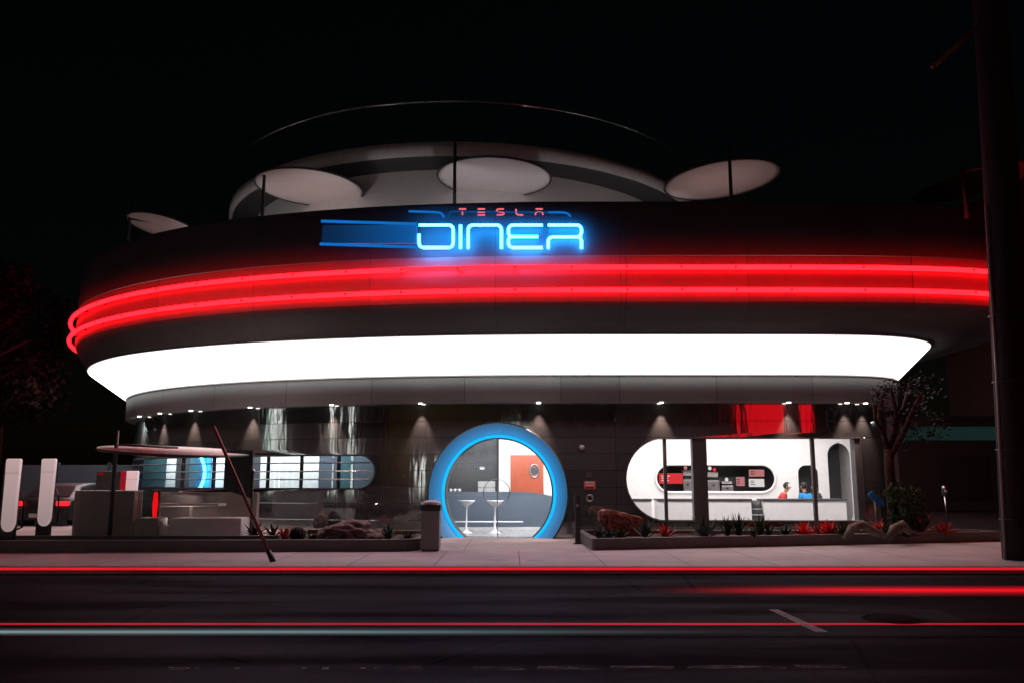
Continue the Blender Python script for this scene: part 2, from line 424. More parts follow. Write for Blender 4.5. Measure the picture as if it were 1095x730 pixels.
# openings in wall coordinates (s, z)
WZ = 3.73
wd = -0.35
rw0, rwm = s_at(668, 1.6), s_at(918, 1.6)
rw1 = rwm + 0.3
lw1 = s_at(402, 1.8); lw0 = lw1 - 12.5
dc = s_at(532.5, 1.2); dz = 1.21; DR = 1.90
def pill(s0, s1, z0, z1): return stadium(s0, s1, z0, z1, 18)
door_hole = [(dc + DR * math.sin(a), dz - DR * math.cos(a)) for a in [R(x) for x in range(51, 310, 4)]]
z_cut = door_hole[0][1]
door_hole = [(door_hole[0][0], 0.0)] + door_hole + [(door_hole[-1][0], 0.0)]
right_hole = [(rwm + 0.16, 0.43), (rwm + 0.16, 2.78)] + [p for p in pill(rw0, rw1, 0.43, 2.78) if p[0] < rw0 + 1.15]
left_hole = pill(lw0, lw1, 1.31, 2.31)
def inside(p, poly):
    x, y = p; c = False; j = len(poly) - 1
    for i in range(len(poly)):
        xi, yi = poly[i]; xj, yj = poly[j]
        if (yi > y) != (yj > y) and x < (xj - xi) * (y - yi) / (yj - yi) + xi: c = not c
        j = i
    return c
def build_wall():
    half = PER / 2
    vs, es = [], []
    nseg = 300
    xs = [-half + PER * i / nseg for i in range(nseg + 1)]
    def addloop(lst):
        b = len(vs); vs.extend(Vector(p) for p in lst)
        es.extend((b + i, b + (i + 1) % len(lst)) for i in range(len(lst)))
    addloop([(x, 0.0) for x in xs] + [(x, WZ) for x in xs[::-1]])
    hs = [door_hole, right_hole, left_hole]
    for h in hs: addloop([(p[0], max(p[1], 0.0)) for p in h])
    for x in xs[1:-1]:
        for k in range(1, 9): vs.append(Vector((x, WZ * k / 9)))
    r = delaunay_2d_cdt(vs, es, [], 0, 1e-5)
    bm = nb(); uvl = bm.loops.layers.uv.new('uv')
    V = [bm.verts.new(P(v[0], wd, v[1])) for v in r[0]]
    for f in r[2]:
        c = (sum(r[0][i][0] for i in f) / 3, sum(r[0][i][1] for i in f) / 3)
        if any(inside(c, h) for h in hs) or c[1] < 0: continue
        try: fc = bm.faces.new([V[i] for i in f])
        except ValueError: continue
        fc.smooth = True
        for lp, i in zip(fc.loops, f): lp[uvl].uv = (r[0][i][0] + 100.0, r[0][i][1])
    for v in [v for v in bm.verts if not v.link_faces]: bm.verts.remove(v)
    bmesh.ops.remove_doubles(bm, verts=bm.verts, dist=1e-4)
    nrm = []
    me = bpy.data.meshes.new('wall'); bmesh.ops.recalc_face_normals(bm, faces=bm.faces); bm.to_mesh(me); bm.free()
    # exact horizontal normals so the mirror panels reflect cleanly
    fn = me.polygons[0]; sign = 1
    tab = [(P(PER * i / 2000, wd, 0), (P(PER * i / 2000, wd + 0.1, 0) - P(PER * i / 2000, wd, 0)).normalized()) for i in range(2000)]
    from mathutils import kdtree
    kd = kdtree.KDTree(2000)
    for i, (p, n) in enumerate(tab): kd.insert(p, i)
    kd.balance()
    me.normals_split_custom_set_from_vertices([tab[kd.find(Vector((v.co.x, v.co.y, 0)))[1]][1] for v in me.vertices])
    me.materials.append(M['metal_wall'])
    o = bpy.data.objects.new('wall', me); COL.objects.link(o); o.parent = D
    # make sure faces point outward
    return o
build_wall()
sweep('frieze', [(-0.45, 3.735), (0.0, 3.735), (0.0, 4.47)], 'frieze', D)
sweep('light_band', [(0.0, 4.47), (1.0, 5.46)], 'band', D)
ringtube('band_trim', 0.0, 4.46, 0.022, 'steel', D, 6)
ringtube('band_trim', 1.01, 5.47, 0.025, 'steel', D, 6)
sweep('soffit', [(1.0, 5.475), (1.05, 5.50), (1.70, 6.00), (1.79, 6.18)], 'soffit', D)
sweep('fascia', [(1.79, 6.18), (1.82, 6.30), (1.82, 7.42)], 'fascia', D)
sweep('parapet', [(1.82, 7.425), (1.80, 8.86), (1.74, 8.93), (1.5, 8.95), (1.5, 8.5)], 'parapet', D)
obj('roof', (lambda bm: (bm.faces.new([bm.verts.new(P(s, 1.5, 8.52)) for s in SS]), bm)[1])(nb()), 'darkgrey', D)
NE1 = ringtube('red_neon_tube', 2.02, 7.05, 0.065, 'red_neon', D)
NE2 = ringtube('red_neon_tube', 2.02, 6.44, 0.065, 'red_neon', D)
for k in list(range(0, 90, 5)) + list(range(NS - 130, NS, 5)):
    for z, q in ((7.05, NE1), (6.44, NE2)): obj('tube_clip', tube(nb(), [P(SS[k], 1.77, z), P(SS[k], 2.09, z)], 0.03, 6), 'black', q)

# downlights in the soffit over the mirror wall
def spot(loc, tgt, power, size, blend, col=(1, 0.8, 0.68), rad=0.03):
    l = bpy.data.lights.new('lamp', 'SPOT'); l.energy = power; l.spot_size = R(size); l.spot_blend = blend; l.color = col; l.shadow_soft_size = rad
    o = bpy.data.objects.new('lamp_light', l); COL.objects.link(o); o.location = loc
    o.rotation_euler = (Vector(tgt) - Vector(loc)).to_track_quat('-Z', 'Y').to_euler(); return o
def area(loc, tgt, power, sx, sy, col=(1, 0.95, 0.92)):
    l = bpy.data.lights.new('lamp', 'AREA'); l.shape = 'RECTANGLE'; l.size = sx; l.size_y = sy; l.energy = power; l.color = col
    o = bpy.data.objects.new('lamp_light', l); COL.objects.link(o); o.location = loc
    o.rotation_euler = (Vector(tgt) - Vector(loc)).to_track_quat('-Z', 'Y').to_euler(); return o
for u in (150, 172, 205, 268, 355, 450, 576, 707, 843, 905, 925):
    s = s_at(u, 3.73, -0.2)
    obj('downlight', lathe(nb(), [(0.0, 0.0), (0.045, 0.0), (0.06, -0.012), (0.06, 0.02)], 14, P(s, -0.17, 3.72)), 'lamp', D)
    l = spot(P(s, -0.17, 3.69), P(s, -0.33, 0.5), 300, 56, 0.8, (1, 0.62, 0.52)); 

# ------------------------------------------------------------------ round entrance
def circ(r, d, a0=-1e9, n=72):                                # ring in the wall plane, cut flat at the ground
    pts = []
    for i in range(n):
        a = 2 * math.pi * i / n - math.pi / 2
        pts.append((dc + r * math.cos(a), dz + r * math.sin(a), d))
    return pts
def arc_strip(prof, zmin=0.005, n=120):
    """surface swept round the door circle from (radius, offset) profile, open at the ground"""
    bm = nb(); cols = []; ga = bm.verts.layers.float.new('glow')
    for i in range(n + 1):
        row = []
        for q, (r, d) in enumerate(prof):
            amax = math.pi - math.acos(max(-1, min(1, (dz - zmin) / r))) if r > dz - zmin else math.pi
            a = -amax + 2 * amax * i / n            # angle from straight up
            row.append(bm.verts.new(P(dc + r * math.sin(a), d, dz + r * math.cos(a)))); row[-1][ga] = q / (len(prof) - 1)
        cols.append(row)
    for a, b in zip(cols, cols[1:]):
        for k in range(len(prof) - 1): bm.faces.new((a[k], a[k + 1], b[k + 1], b[k])).smooth = True
    return bm
DN = obj('door', arc_strip([(1.98, -0.37), (1.97, -0.12), (1.93, -0.09)]), 'black', D)
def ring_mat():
    t = NT('led_wash_ring'); g = t.n('Attribute', {'attribute_name': 'glow'}).outputs['Fac']  # LED wash on the reveal painted as emission, stronger inward
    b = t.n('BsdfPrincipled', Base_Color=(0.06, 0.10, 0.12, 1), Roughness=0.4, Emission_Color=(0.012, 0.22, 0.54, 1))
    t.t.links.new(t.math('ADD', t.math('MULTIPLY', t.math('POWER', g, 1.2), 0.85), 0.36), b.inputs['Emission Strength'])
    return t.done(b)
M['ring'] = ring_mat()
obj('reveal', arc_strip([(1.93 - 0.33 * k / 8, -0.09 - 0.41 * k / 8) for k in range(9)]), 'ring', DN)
obj('reveal_step', arc_strip([(1.565, -0.50), (1.52, -0.56), (1.52, -0.80)]), 'darkgrey', DN)
obj('light_ring', arc_strip([(1.63, -0.455), (1.60, -0.43), (1.555, -0.50)]), 'ring_led', DN)
gpts = [P(dc + 1.52 * math.sin(a), 0, 0) for a in (0,)]
yg = P(dc, -0.62, 0).y; xg = P(dc, 0, 0).x
bm = nb(); poly = []
am = math.acos((1.14 - dz) / 1.54)
for i in range(61):
    a = -am + 2 * am * i / 60; poly.append((xg + 1.54 * math.sin(a), dz + 1.54 * math.cos(a)))
bm.faces.new([bm.verts.new((x, yg, z)) for x, z in poly])
obj('glass', bm, 'glass', DN)
bm = nb(); hc = at(531, 526, yg - 0.05)
tube(bm, [(hc.x + 0.37 * math.cos(a), yg - 0.06, hc.z + 0.37 * math.sin(a)) for a in [2 * math.pi * i / 40 for i in range(40)]], 0.012, 6, closed=True)
obj('handle', bm, 'steel', DN)
obj('door_jamb', bx(xg - 0.012, xg + 0.012, yg - 0.02, yg + 0.02, 0.02, dz + 1.51), 'steel', DN)

# ------------------------------------------------------------------ windows
def strip_frame(outline, d0, d1):
    bm = nb(); n = len(outline)
    A = [bm.verts.new(P(s, d0, z)) for s, z in outline]; B = [bm.verts.new(P(s, d1, z)) for s, z in outline]
    for i in range(n): bm.faces.new((A[i], A[(i + 1) % n], B[(i + 1) % n], B[i]))
    return bm
def inset(outline, k):
    n = len(outline); cx = [p for p in outline]; out = []
    for i in range(n):
        (x0, y0), (x1, y1) = outline[i - 1], outline[(i + 1) % n]
        tx, ty = x1 - x0, y1 - y0; l = math.hypot(tx, ty) or 1
        out.append((outline[i][0] - k * ty / l, outline[i][1] + k * tx / l))
    return out
def dense(outline, step=0.3):
    out = []
    for i in range(len(outline)):
        (x0, y0), (x1, y1) = outline[i], outline[(i + 1) % len(outline)]
        m = max(1, int(math.hypot(x1 - x0, y1 - y0) / step))
        out += [(x0 + (x1 - x0) * j / m, y0 + (y1 - y0) * j / m) for j in range(m)]
    return out
def pane(outline, d):
    """glass following the curve of the wall"""
    z0, z1 = min(p[1] for p in outline), max(p[1] for p in outline); zc = (z0 + z1) / 2; r = (z1 - z0) / 2
    s0, s1 = min(p[0] for p in outline), max(p[0] for p in outline)
    bm = nb(); prev = None; n = 90
    for i in range(n + 1):
        s = s0 + (s1 - s0) * i / n; e = min(s - s0, s1 - s)
        h = r if e >= r else math.sqrt(max(1e-6, r * r - (r - e) ** 2))
        cur = (bm.verts.new(P(s, d, zc - h)), bm.verts.new(P(s, d, zc + h)))
        if prev: bm.faces.new((prev[0], cur[0], cur[1], prev[1])).smooth = True
        prev = cur
    return bm
def window(outline, mat_frame, depth=0.22, glazed=True):
    o = dense(outline); i = inset(o, 0.045)
    bm = nb(); n = len(o)
    L = [[bm.verts.new(P(s, d, z)) for s, z in q] for q, d in ((o, wd - 0.002), (o, wd + 0.025), (i, wd + 0.025), (i, wd - depth))]
    for a, b in zip(L, L[1:]):
        for k in range(n): bm.faces.new((a[k], a[(k + 1) % n], b[(k + 1) % n], b[k])).smooth = False
    w = obj('window', bm, mat_frame, D)
    if glazed: obj('glass', pane(inset(outline, 0.04), wd - 0.10), 'glass', w)
    return w
def mullion(s, z0, z1, w2, d0, d1, parent, mat):
    bm = nb()
    c = [P(s - w2, d0, 0), P(s + w2, d0, 0), P(s + w2, d1, 0), P(s - w2, d1, 0)]
    obj('mullion', slab(bm, [(p.x, p.y) for p in c], z0, z1), mat, parent)
WR = window(right_hole, 'darkgrey', glazed=False)
for u, hw, dd in ((712, 0.045, 0.10), (749, 0.20, 0.26), (871, 0.05, 0.10), (919, 0.10, 0.2)):
    s = s_at(u, 1.6); mullion(s, 0.48, 2.74, hw, wd + 0.0, wd - dd, WR, 'darkgrey')
bm = nb(); prev = None
for i in range(25):
    q = rw1 - 0.1 + 7 * i / 24; cur = (bm.verts.new(P(q, -0.62, 0.016)), bm.verts.new(P(q, -0.62, 3.45)))
    if prev: bm.faces.new((prev[0], cur[0], cur[1], prev[1])).smooth = True
    prev = cur
obj('inner_lining', bm, 'offwhite', D)
WL = window(left_hole, 'darkgrey')
for u in (150, 195, 228, 286, 322, 362):
    s = s_at(u, 1.8); mullion(s, 1.33, 2.29, 0.028, wd + 0.03, wd - 0.08, WL, 'black')
for z, m in ((2.07, 'darkgrey'), (1.83, 'steel'), (1.60, 'steel')):
    bm = nb(); e = 0.22 if m == 'steel' else 0.14
    tube(bm, [P(lw0 + 0.3 + (lw1 - e - lw0 - 0.3) * i / 60, wd + 0.06, z) for i in range(61)], 0.022, 6)
    obj('rail', bm, m, WL)
s = lw1 - 0.22
obj('rail', tube(nb(), [P(s, wd + 0.06, 1.60)] + [P(s + 0.115 * math.sin(a), wd + 0.06, 1.715 - 0.115 * math.cos(a)) for a in [math.pi * i / 8 for i in range(9)]], 0.022, 6), 'steel', WL)

# ------------------------------------------------------------------ inside rooms (part of the building)
def room_poly(sa, sb, yb, d=-0.62, n=40):
    f = [plan(sa + (sb - sa) * i / n, d) for i in range(n + 1)]
    return f + [(f[-1][0], yb), (max(f[0][0], -9.0), yb), (f[0][0], max(yb, f[0][1] + 3.0))]
def s_x(x): return min((abs(plan(-19 + 0.01 * k, -0.62)[0] - x), -19 + 0.01 * k) for k in range(2800))[1]
sL, sl, sr, sR = s_x(-13.6), s_x(-2.6), s_x(2.9), s_x(11.2)
YB = 28.3
obj('floor', (lambda b: (slab(b, room_poly(sL, sR, YB + 0.2), 0.004, 0.016), b)[1])(nb()), 'floor', D)
obj('ceiling', (lambda b: (slab(b, room_poly(sL, sR, YB + 0.2), 3.45, 3.55), b)[1])(nb()), 'white', D)
# dining-room back wall with pill-shaped kitchen pass, porthole and oval doorway
kx0, kx1 = at(702, 510, YB).x, at(828, 510, YB).x; kz0, kz1 = at(760, 525, YB).z, at(760, 497, YB).z
def hole_wall(x0, x1, z0, z1, y, holes):
    vs, es = [], []
    def lp(l):
        b = len(vs); vs.extend(Vector(p) for p in l); es.extend((b + i, b + (i + 1) % len(l)) for i in range(len(l)))
    lp([(x0, z0), (x1, z0), (x1, z1), (x0, z1)])
    for h in holes: lp(h)
    r = delaunay_2d_cdt(vs, es, [], 0, 1e-5); bm = nb()
    V = [bm.verts.new((v[0], y, v[1])) for v in r[0]]
    for f in r[2]:
        c = (sum(r[0][i][0] for i in f) / 3, sum(r[0][i][1] for i in f) / 3)
        if not any(inside(c, h) for h in holes): bm.faces.new([V[i] for i in f])
    return bm
pass_hole = stadium(kx0, kx1, kz0, kz1)
a, b = at(853, 497, YB), at(876, 533, YB)
def roundrect(x0, x1, z0, z1, r, n=6):
    out = []
    for cx_, cz_, a0 in ((x1 - r, z0 + r, -90), (x1 - r, z1 - r, 0), (x0 + r, z1 - r, 90), (x0 + r, z0 + r, 180)):
        out += [(cx_ + r * math.cos(R(a0 + 90 * i / n)), cz_ + r * math.sin(R(a0 + 90 * i / n))) for i in range(n + 1)]
    return out
port_hole = roundrect(a.x, b.x, 0.9, a.z, 0.25)
a, b = at(884, 473, YB), at(912, 540, YB)
oval_hole = roundrect(a.x, b.x, 0.10, a.z, 0.42)
bwm = obj('back_wall', hole_wall(2.9, 11.6, 0.016, 3.45, YB, [pass_hole, port_hole, oval_hole]), 'white', D)
bm = nb()
tube(bm, [(x, YB - 0.03, z) for x, z in inset(dense(pass_hole, 0.2), -0.03)], 0.045, 8, closed=True)
obj('pass_frame', bm, 'white_gloss', bwm)
bm = nb(); box(bm, 2.9, 11.6, YB + 1.2, YB + 1.25, 0.1, 3.4); box(bm, 2.9, 11.6, YB + 0.02, YB + 1.2, 0.1, 0.12)
obj('kitchen_wall', bm, 'darkgrey', D)
obj('partition', (lambda b: (box(b, 2.82, 2.9, plan(sr, -0.62)[1] + 0.02, YB + 0.15, 0.016, 3.45), b)[1])(nb()), 'white', D)
obj('partition', (lambda b: (box(b, -2.68, -2.6, plan(sl, -0.62)[1] + 0.02, YB + 0.15, 0.016, 3.45), b)[1])(nb()), 'darkgrey', D)
# kitchen screens seen through the pass
def screen(u0, v0, u1, v1, y, mat, label, name='menu_screen', lines=True):
    a, b = at(u0, v1, y), at(u1, v0, y)
    t = thing(name, label, 'screen', ((a.x + b.x) / 2, y, a.z))
    w2, h = (b.x - a.x) / 2, b.z - a.z
    obj('casing', bx(-w2 - 0.015, w2 + 0.015, 0.0, 0.05, -0.015, h + 0.015, 0.006), 'black', t)
    obj('display', bx(-w2, w2, -0.006, -0.001, 0, h), mat, t)
    if lines:
        bm = nb()
        for i in range(3):
            zz = h * (0.25 + 0.22 * i); ww = w2 * (0.5 + 0.3 * rnd.random())
            box(bm, -w2 * 0.8, -w2 * 0.8 + ww, -0.010, -0.007, zz, zz + h * 0.09)
        obj('print_lines', bm, lines if isinstance(lines, str) else 'black', t)
    return t
YK = YB + 0.5
screen(705, 505.5, 730, 516.5, YK, 'screen_red', 'wide red screen at the left end of the kitchen pass', lines='screen_white')
screen(787.5, 509.5, 796, 519, YK, 'screen_pink', 'small square pink screen in the middle right of the kitchen pass')
screen(801, 501.5, 817, 509, YK, 'screen_pink', 'upper pink screen above the white one in the kitchen pass')
screen(801, 511.5, 817, 520, YK, 'screen_white', 'white screen with black marks below the pink one in the kitchen pass')
for k, (u, v, lab) in enumerate(((733, 499.5, 'small pink lamp over the kitchen pass beside the red screen'), (759, 500, 'small white lamp over the kitchen pass right of the column'), (764, 501.5, 'small red lamp over the kitchen pass right of the column'), (777, 512, 'small white lamp hanging low in the kitchen pass'))):
    p = at(u, v, YK); t = thing('pendant_lamp', lab, 'lamp', p)
    obj('bulb', lathe(nb(), [(0, -0.07), (0.05, -0.05), (0.06, 0), (0.04, 0.05), (0, 0.06)], 12), 'screen_red' if k == 2 else ('screen_pink' if k == 0 else 'screen_white'), t)
    obj('cord', tube(nb(), [(0, 0, 0.05), (0, 0, 3.4 - p.z)], 0.006, 5), 'black', t)
obj('dais', bx(8.2, 11.0, 26.25, YB - 0.01, 0.017, 0.10, 0.01), 'floor', D)
for u0, u1, v0, v1, lab in ((731, 740, 502, 523, 'grey steel kitchen machine left of the thick window column'), (757, 769, 504, 523, 'grey steel kitchen machine just right of the thick window column'), (772, 784, 514, 523, 'low steel kitchen appliance at the middle of the pass')):
    a, b = at(u0, v1 + 1.5, YB + 0.6), at(u1, v0, YB + 0.6); w2, h = (b.x - a.x) / 2, b.z - a.z
    t = thing('kitchen_machine', lab, 'machine', ((a.x + b.x) / 2, YB + 0.6, a.z))
    obj('body', bx(-w2, w2, 0, 0.4, 0, h * 0.55, 0.015), 'steel', t); obj('hood', bx(-w2 * 0.9, w2 * 0.9, 0.06, 0.4, h * 0.72, h, 0.015), 'offwhite', t)
    obj('column', bx(-w2 * 0.5, w2 * 0.5, 0.2, 0.38, h * 0.55, h * 0.72), 'darkgrey', t)
    obj('dial', lathe(nb(), [(0, 0.012), (0.03, 0.01), (0.035, 0)], 14, mat=Matrix.Translation((0, 0, h * 0.3)) @ Matrix.Rotation(R(90), 4, 'X')), 'black', t)
obj('pass_shelf', bx(kx0 - 0.2, kx1 + 0.2, YB + 0.3, YB + 1.19, kz0 - 0.04, kz0 - 0.01), 'steel', D)
# low white counters with dark top, flared at the gap
YC = 25.6
def counter(u0, u1, label, flare0=0.0, flare1=0.0, loc=None):
    x0, x1 = at(u0, 540, YC).x, at(u1, 540, YC).x; zt = at(760, 533.5, YC).z
    t = thing('service_counter', label, 'counter', ((x0 + x1) / 2, YC, 0.016)); w = (x1 - x0) / 2
    n = 8; L = []
    for i in range(n + 1):
        f = i / n; L.append((f, (1 - f) ** 2))
    poly = [(-w + flare0 * (1 - (i / n)) ** 2 * 1.0, (zt - 0.05) * i / n) for i in range(n + 1)]
    poly = [( -w + flare0 * (math.sin(math.pi * 0.5 * (1 - i / n)) ** 2), (zt - 0.05) * i / n) for i in range(n + 1)]
    polr = [( w - flare1 * (math.sin(math.pi * 0.5 * (1 - i / n)) ** 2), (zt - 0.05) * i / n) for i in range(n, -1, -1)]
    obj('front', prism(nb(), poly + polr, 0, 0.55, 0.015), 'white_gloss', t)
    obj('worktop', bx(-w - 0.02, w + 0.02, -0.04, 0.6, zt - 0.05, zt, 0.01), 'darkgrey', t)
    return t
counter(676, 696.5, 'short white counter at the rounded left end of the dining window')
counter(703, 803.5, 'long white counter with dark top below the kitchen pass')
counter(816, 905, 'white counter with dark top in front of the three diners', 0.06)
p = at(809.5, 540, YC + 0.3)
t = thing('infill', 'dark grey flared pedestal between the two white counters', 'infill', (p.x, YC + 0.3, 0.016))  # dark infill drawn where the counters leave only a dark gap
bm = nb(); zt = at(809, 534.5, YC + 0.3).z - 0.016
lathe(bm, [(0, 0), (0.30, 0), (0.30, 0.03), (0.26, 0.25), (0.19, zt * 0.8), (0.18, zt), (0, zt)], 20)
obj('column', bm, 'darkgrey', t)
for i in range(3): obj('groove_ring', lathe(nb(), [(0.285 - 0.045 * i, 0.35 + 0.17 * i), (0.30 - 0.045 * i, 0.365 + 0.17 * i), (0.285 - 0.045 * i, 0.38 + 0.17 * i)], 20), 'offwhite', t)

# lobby behind the round door
YL = 27.2
lz = at(532, 526, YL).z
t = thing('lobby_counter', 'long blue grey bar counter behind the round glass door', 'counter', (0, YL, 0.016))
bm = nb(); poly = []
for i in range(13):
    x = -2.5 + 5.2 * i / 12; poly.append((x, lz - (0.0 if x < 0.3 else 0.16 * min(1, (x - 0.3) / 1.0) ** 2 * (1 if x < 1.3 else 1))))
obj('front', prism(nb(), [(-2.5, 0)] + [(2.7, 0)] + [(x, z) for x, z in reversed(poly)], 0, 0.5), 'greyblue', t)
obj('foot_rail', tube(nb(), [(-2.5, -0.22, 0.27), (0.35, -0.22, 0.27)], 0.022, 8), 'white_gloss', t)
obj('plinth', bx(-2.5, 2.65, -0.10, -0.002, 0, 0.10, 0.01), 'offwhite', t)
obj('lobby_wall', bx(-2.6, 2.82, YB, YB + 0.06, 0.016, 3.45), plain('lobby_dark', (0.028, 0.03, 0.034), 0.5), D)
a, b = at(533.5, 500, YB - 0.2), at(545.5, 500, YB - 0.2)
obj('column', bx(a.x, 2.8, YB - 0.25, YB - 0.002, 0.02, 3.44), 'white', D)
a, b = at(546, 528, YB - 0.27), at(581, 486, YB - 0.27)
cp_ = thing('wall_panel', 'glossy coral red wall panel with a round porthole behind the bar', 'panel', ((a.x + b.x) / 2, YB - 0.252, a.z - 0.25))
w2, h = (b.x - a.x) / 2, b.z - a.z + 0.25
obj('board', bx(-w2, w2, -0.05, 0.0, 0, h, 0.01), 'coral', cp_)
pp = at(571.5, 503, YB - 0.3)
bm = nb(); lathe(bm, [(0.0, 0.0), (0.12, 0.0)], 24, mat=Matrix.Translation((pp.x - cp_.location.x, -0.06, pp.z - cp_.location.z)) @ Matrix.Rotation(R(90), 4, 'X'))
obj('porthole', bm, 'darkgrey', cp_)
bm = nb(); tube(bm, [(pp.x - cp_.location.x + 0.15 * math.cos(q), -0.065, pp.z - cp_.location.z + 0.21 * math.sin(q)) for q in [2 * math.pi * i / 28 for i in range(28)]], 0.03, 8, closed=True)
obj('porthole_rim', bm, 'steel', cp_)
a, b = at(511, 525.5, YB - 0.1), at(529.5, 514, YB - 0.1)
t = thing('wall_box', 'pale box on the dark wall behind the bar stools', 'box', ((a.x + b.x) / 2, YB - 0.12, a.z - 0.1))
obj('case', bx(-(b.x - a.x) / 2, (b.x - a.x) / 2, 0, 0.115, 0, b.z - a.z + 0.1, 0.01), 'offwhite', t)
obj('lid_line', bx(-(b.x - a.x) / 2, (b.x - a.x) / 2, -0.006, -0.001, 0.24, 0.26), 'steel', t)
t = thing('wall_lettering', 'faint pale outlined lettering on the dark wall above the bar', 'lettering', at(509, 499, YB - 0.06))
for nm, x0, pths in (('letter_d', 0, [[(0, .4), (0, 1), (.9, 1), (.9, 0), (0, 0)]]), ('letter_i', 1.15, [[(0, 0), (0, 1)]]), ('letter_n', 1.45, [[(0, 1), (0, 0), (.95, 0), (.95, 1)]]), ('letter_e', 2.75, [[(1, 0), (0, 0), (0, 1), (1, 1)], [(0, .5), (.8, .5)]]), ('letter_r', 4.1, [[(0, 1), (0, .5), (1, .5), (1, 0), (0, 0)], [(1, .5), (1, 1)]])):
    bm = nb()
    for pt in pths: tube(bm, [at(490 + (x0 + x) * 7.4, 493.6 + z * 5.4, YB - 0.05) for x, z in pt], 0.014, 6)
    obj(nm, bm, glow('pale_letters', (0.45, 0.45, 0.62), 0.45), t, world=True)
a, b = at(513, 501.5, YB - 0.05), at(518, 498.5, YB - 0.05)
t = thing('wall_notice', 'tiny white notice below the faint lettering above the bar', 'notice', ((a.x + b.x) / 2, YB - 0.06, a.z))
obj('card', bx(-(b.x - a.x) / 2, (b.x - a.x) / 2, 0, 0.02, 0, b.z - a.z, 0.003), 'white', t)
for k, u in enumerate((482, 486.5, 491)):
    q = at(u, 526, YL + 0.15); t = thing('cup', ('small white cup on the bar counter, leftmost of three', 'small white cup on the bar counter, middle of three', 'small white cup on the bar counter, rightmost of three')[k], 'cup', (q.x, YL + 0.15, lz + 0.016), group='cups on the bar counter')
    obj('body', lathe(nb(), [(0, 0), (0.035, 0), (0.045, 0.10), (0.04, 0.10), (0.03, 0.01), (0, 0.01)], 16), 'white_gloss', t)
    obj('handle', tube(nb(), [(0.042, 0, 0.08), (0.07, 0, 0.07), (0.07, 0, 0.035), (0.038, 0, 0.025)], 0.006, 6), 'white_gloss', t)
def stool(u, label):
    g = ground(u, 569.5, 0.016); t = thing('bar_stool', label, 'stool', (g.x, g.y, 0.016), group='white tulip bar stools')
    h = at(u, 534.5, g.y).z - 0.016; r = 9 / 35.0
    obj('seat', lathe(nb(), [(0, h - 0.03), (r * 0.6, h - 0.02), (r, h), (r, h - 0.02), (r * 0.65, h - 0.10), (0.07, h - 0.15), (0.05, h - 0.2), (0, h - 0.2)], 28), 'white_gloss', t)
    obj('stem', lathe(nb(), [(0.03, h - 0.19), (0.026, h * 0.5), (0.03, 0.14), (0.045, 0.10)], 16), 'white_gloss', t)
    obj('base', lathe(nb(), [(0.045, 0.10), (0.08, 0.06), (0.18, 0.015), (0.185, 0.0), (0, 0)], 28), 'white_gloss', t)
stool(498.5, 'left white tulip bar stool seen through the round door')
stool(529, 'right white tulip bar stool below the ring handle of the door')

# left room: white wall pieces, blue and teal panels behind the slatted window
YW = 28.0
def wall_piece(u0, u1, mat):
    a, b = at(u0, 500, DW(u0)), at(u1, 500, DW(u1))
    obj('inner_panel', slab(nb(), [(a.x, a.y), (b.x, b.y), (b.x, b.y + 0.05), (a.x, a.y + 0.05)], 0.02, 3.44), mat, D)
def DW(u): return 27.2 + max(0.0, 340 - u) / 190 * 3.2
for q in ((150, 177, 'teal'), (178, 188, 'white'), (188.5, 202, 'darkgrey'), (202.5, 226, 'teal'), (226.5, 241, 'white'), (241.5, 278, 'darkgrey'), (278.5, 341, 'white'), (341.5, 360, 'greyblue'), (360.5, 378, 'teal'), (378.5, 410, 'greyblue')): wall_piece(*q)
obj('arc_lamp', tube(nb(), [at(213 + 6 * math.sin(i * 0.3), 484 + i * 3.8, DW(213) - 0.25) for i in range(12)], 0.05, 8), 'blue_neon', D)

# interior lighting: ceiling lamps plus wash lights added near the front to brighten counters
area((5.6, 26.6, 3.40), (5.6, 26.6, 0), 105, 5.0, 2.0, (1, 0.95, 0.94))
area((9.2, 26.6, 3.40), (9.2, 26.6, 0), 55, 2.4, 2.0, (1, 0.95, 0.94))
area((5.5, 24.0, 3.30), (5.5, 25.8, 0.3), 130, 5.0, 0.4, (1, 0.95, 0.94))  # wash light added near the front to brighten the counters
area((9.2, 24.3, 3.30), (9.2, 26.0, 0.3), 75, 2.4, 0.4, (1, 0.95, 0.94))
area((0.2, 24.4, 3.30), (0.2, 26.6, 0.6), 270, 3.6, 0.4, (0.93, 0.96, 1.0))  # wash light added to brighten the stools and bar front
area((1.2, 26.2, 3.40), (1.2, 28.0, 0.8), 70, 2.4, 0.6, (0.95, 0.97, 1.0))
for u, e in ((365, 80), (310, 110), (260, 90), (225, 90), (190, 90), (165, 60)):
    q = at(u, 500, DW(u) - 1.1); q.z = 3.38; q2 = at(u, 500, DW(u)); q2.z = 1.7; area(q, q2, e, 1.6, 0.5, (0.86, 0.97, 1.0))

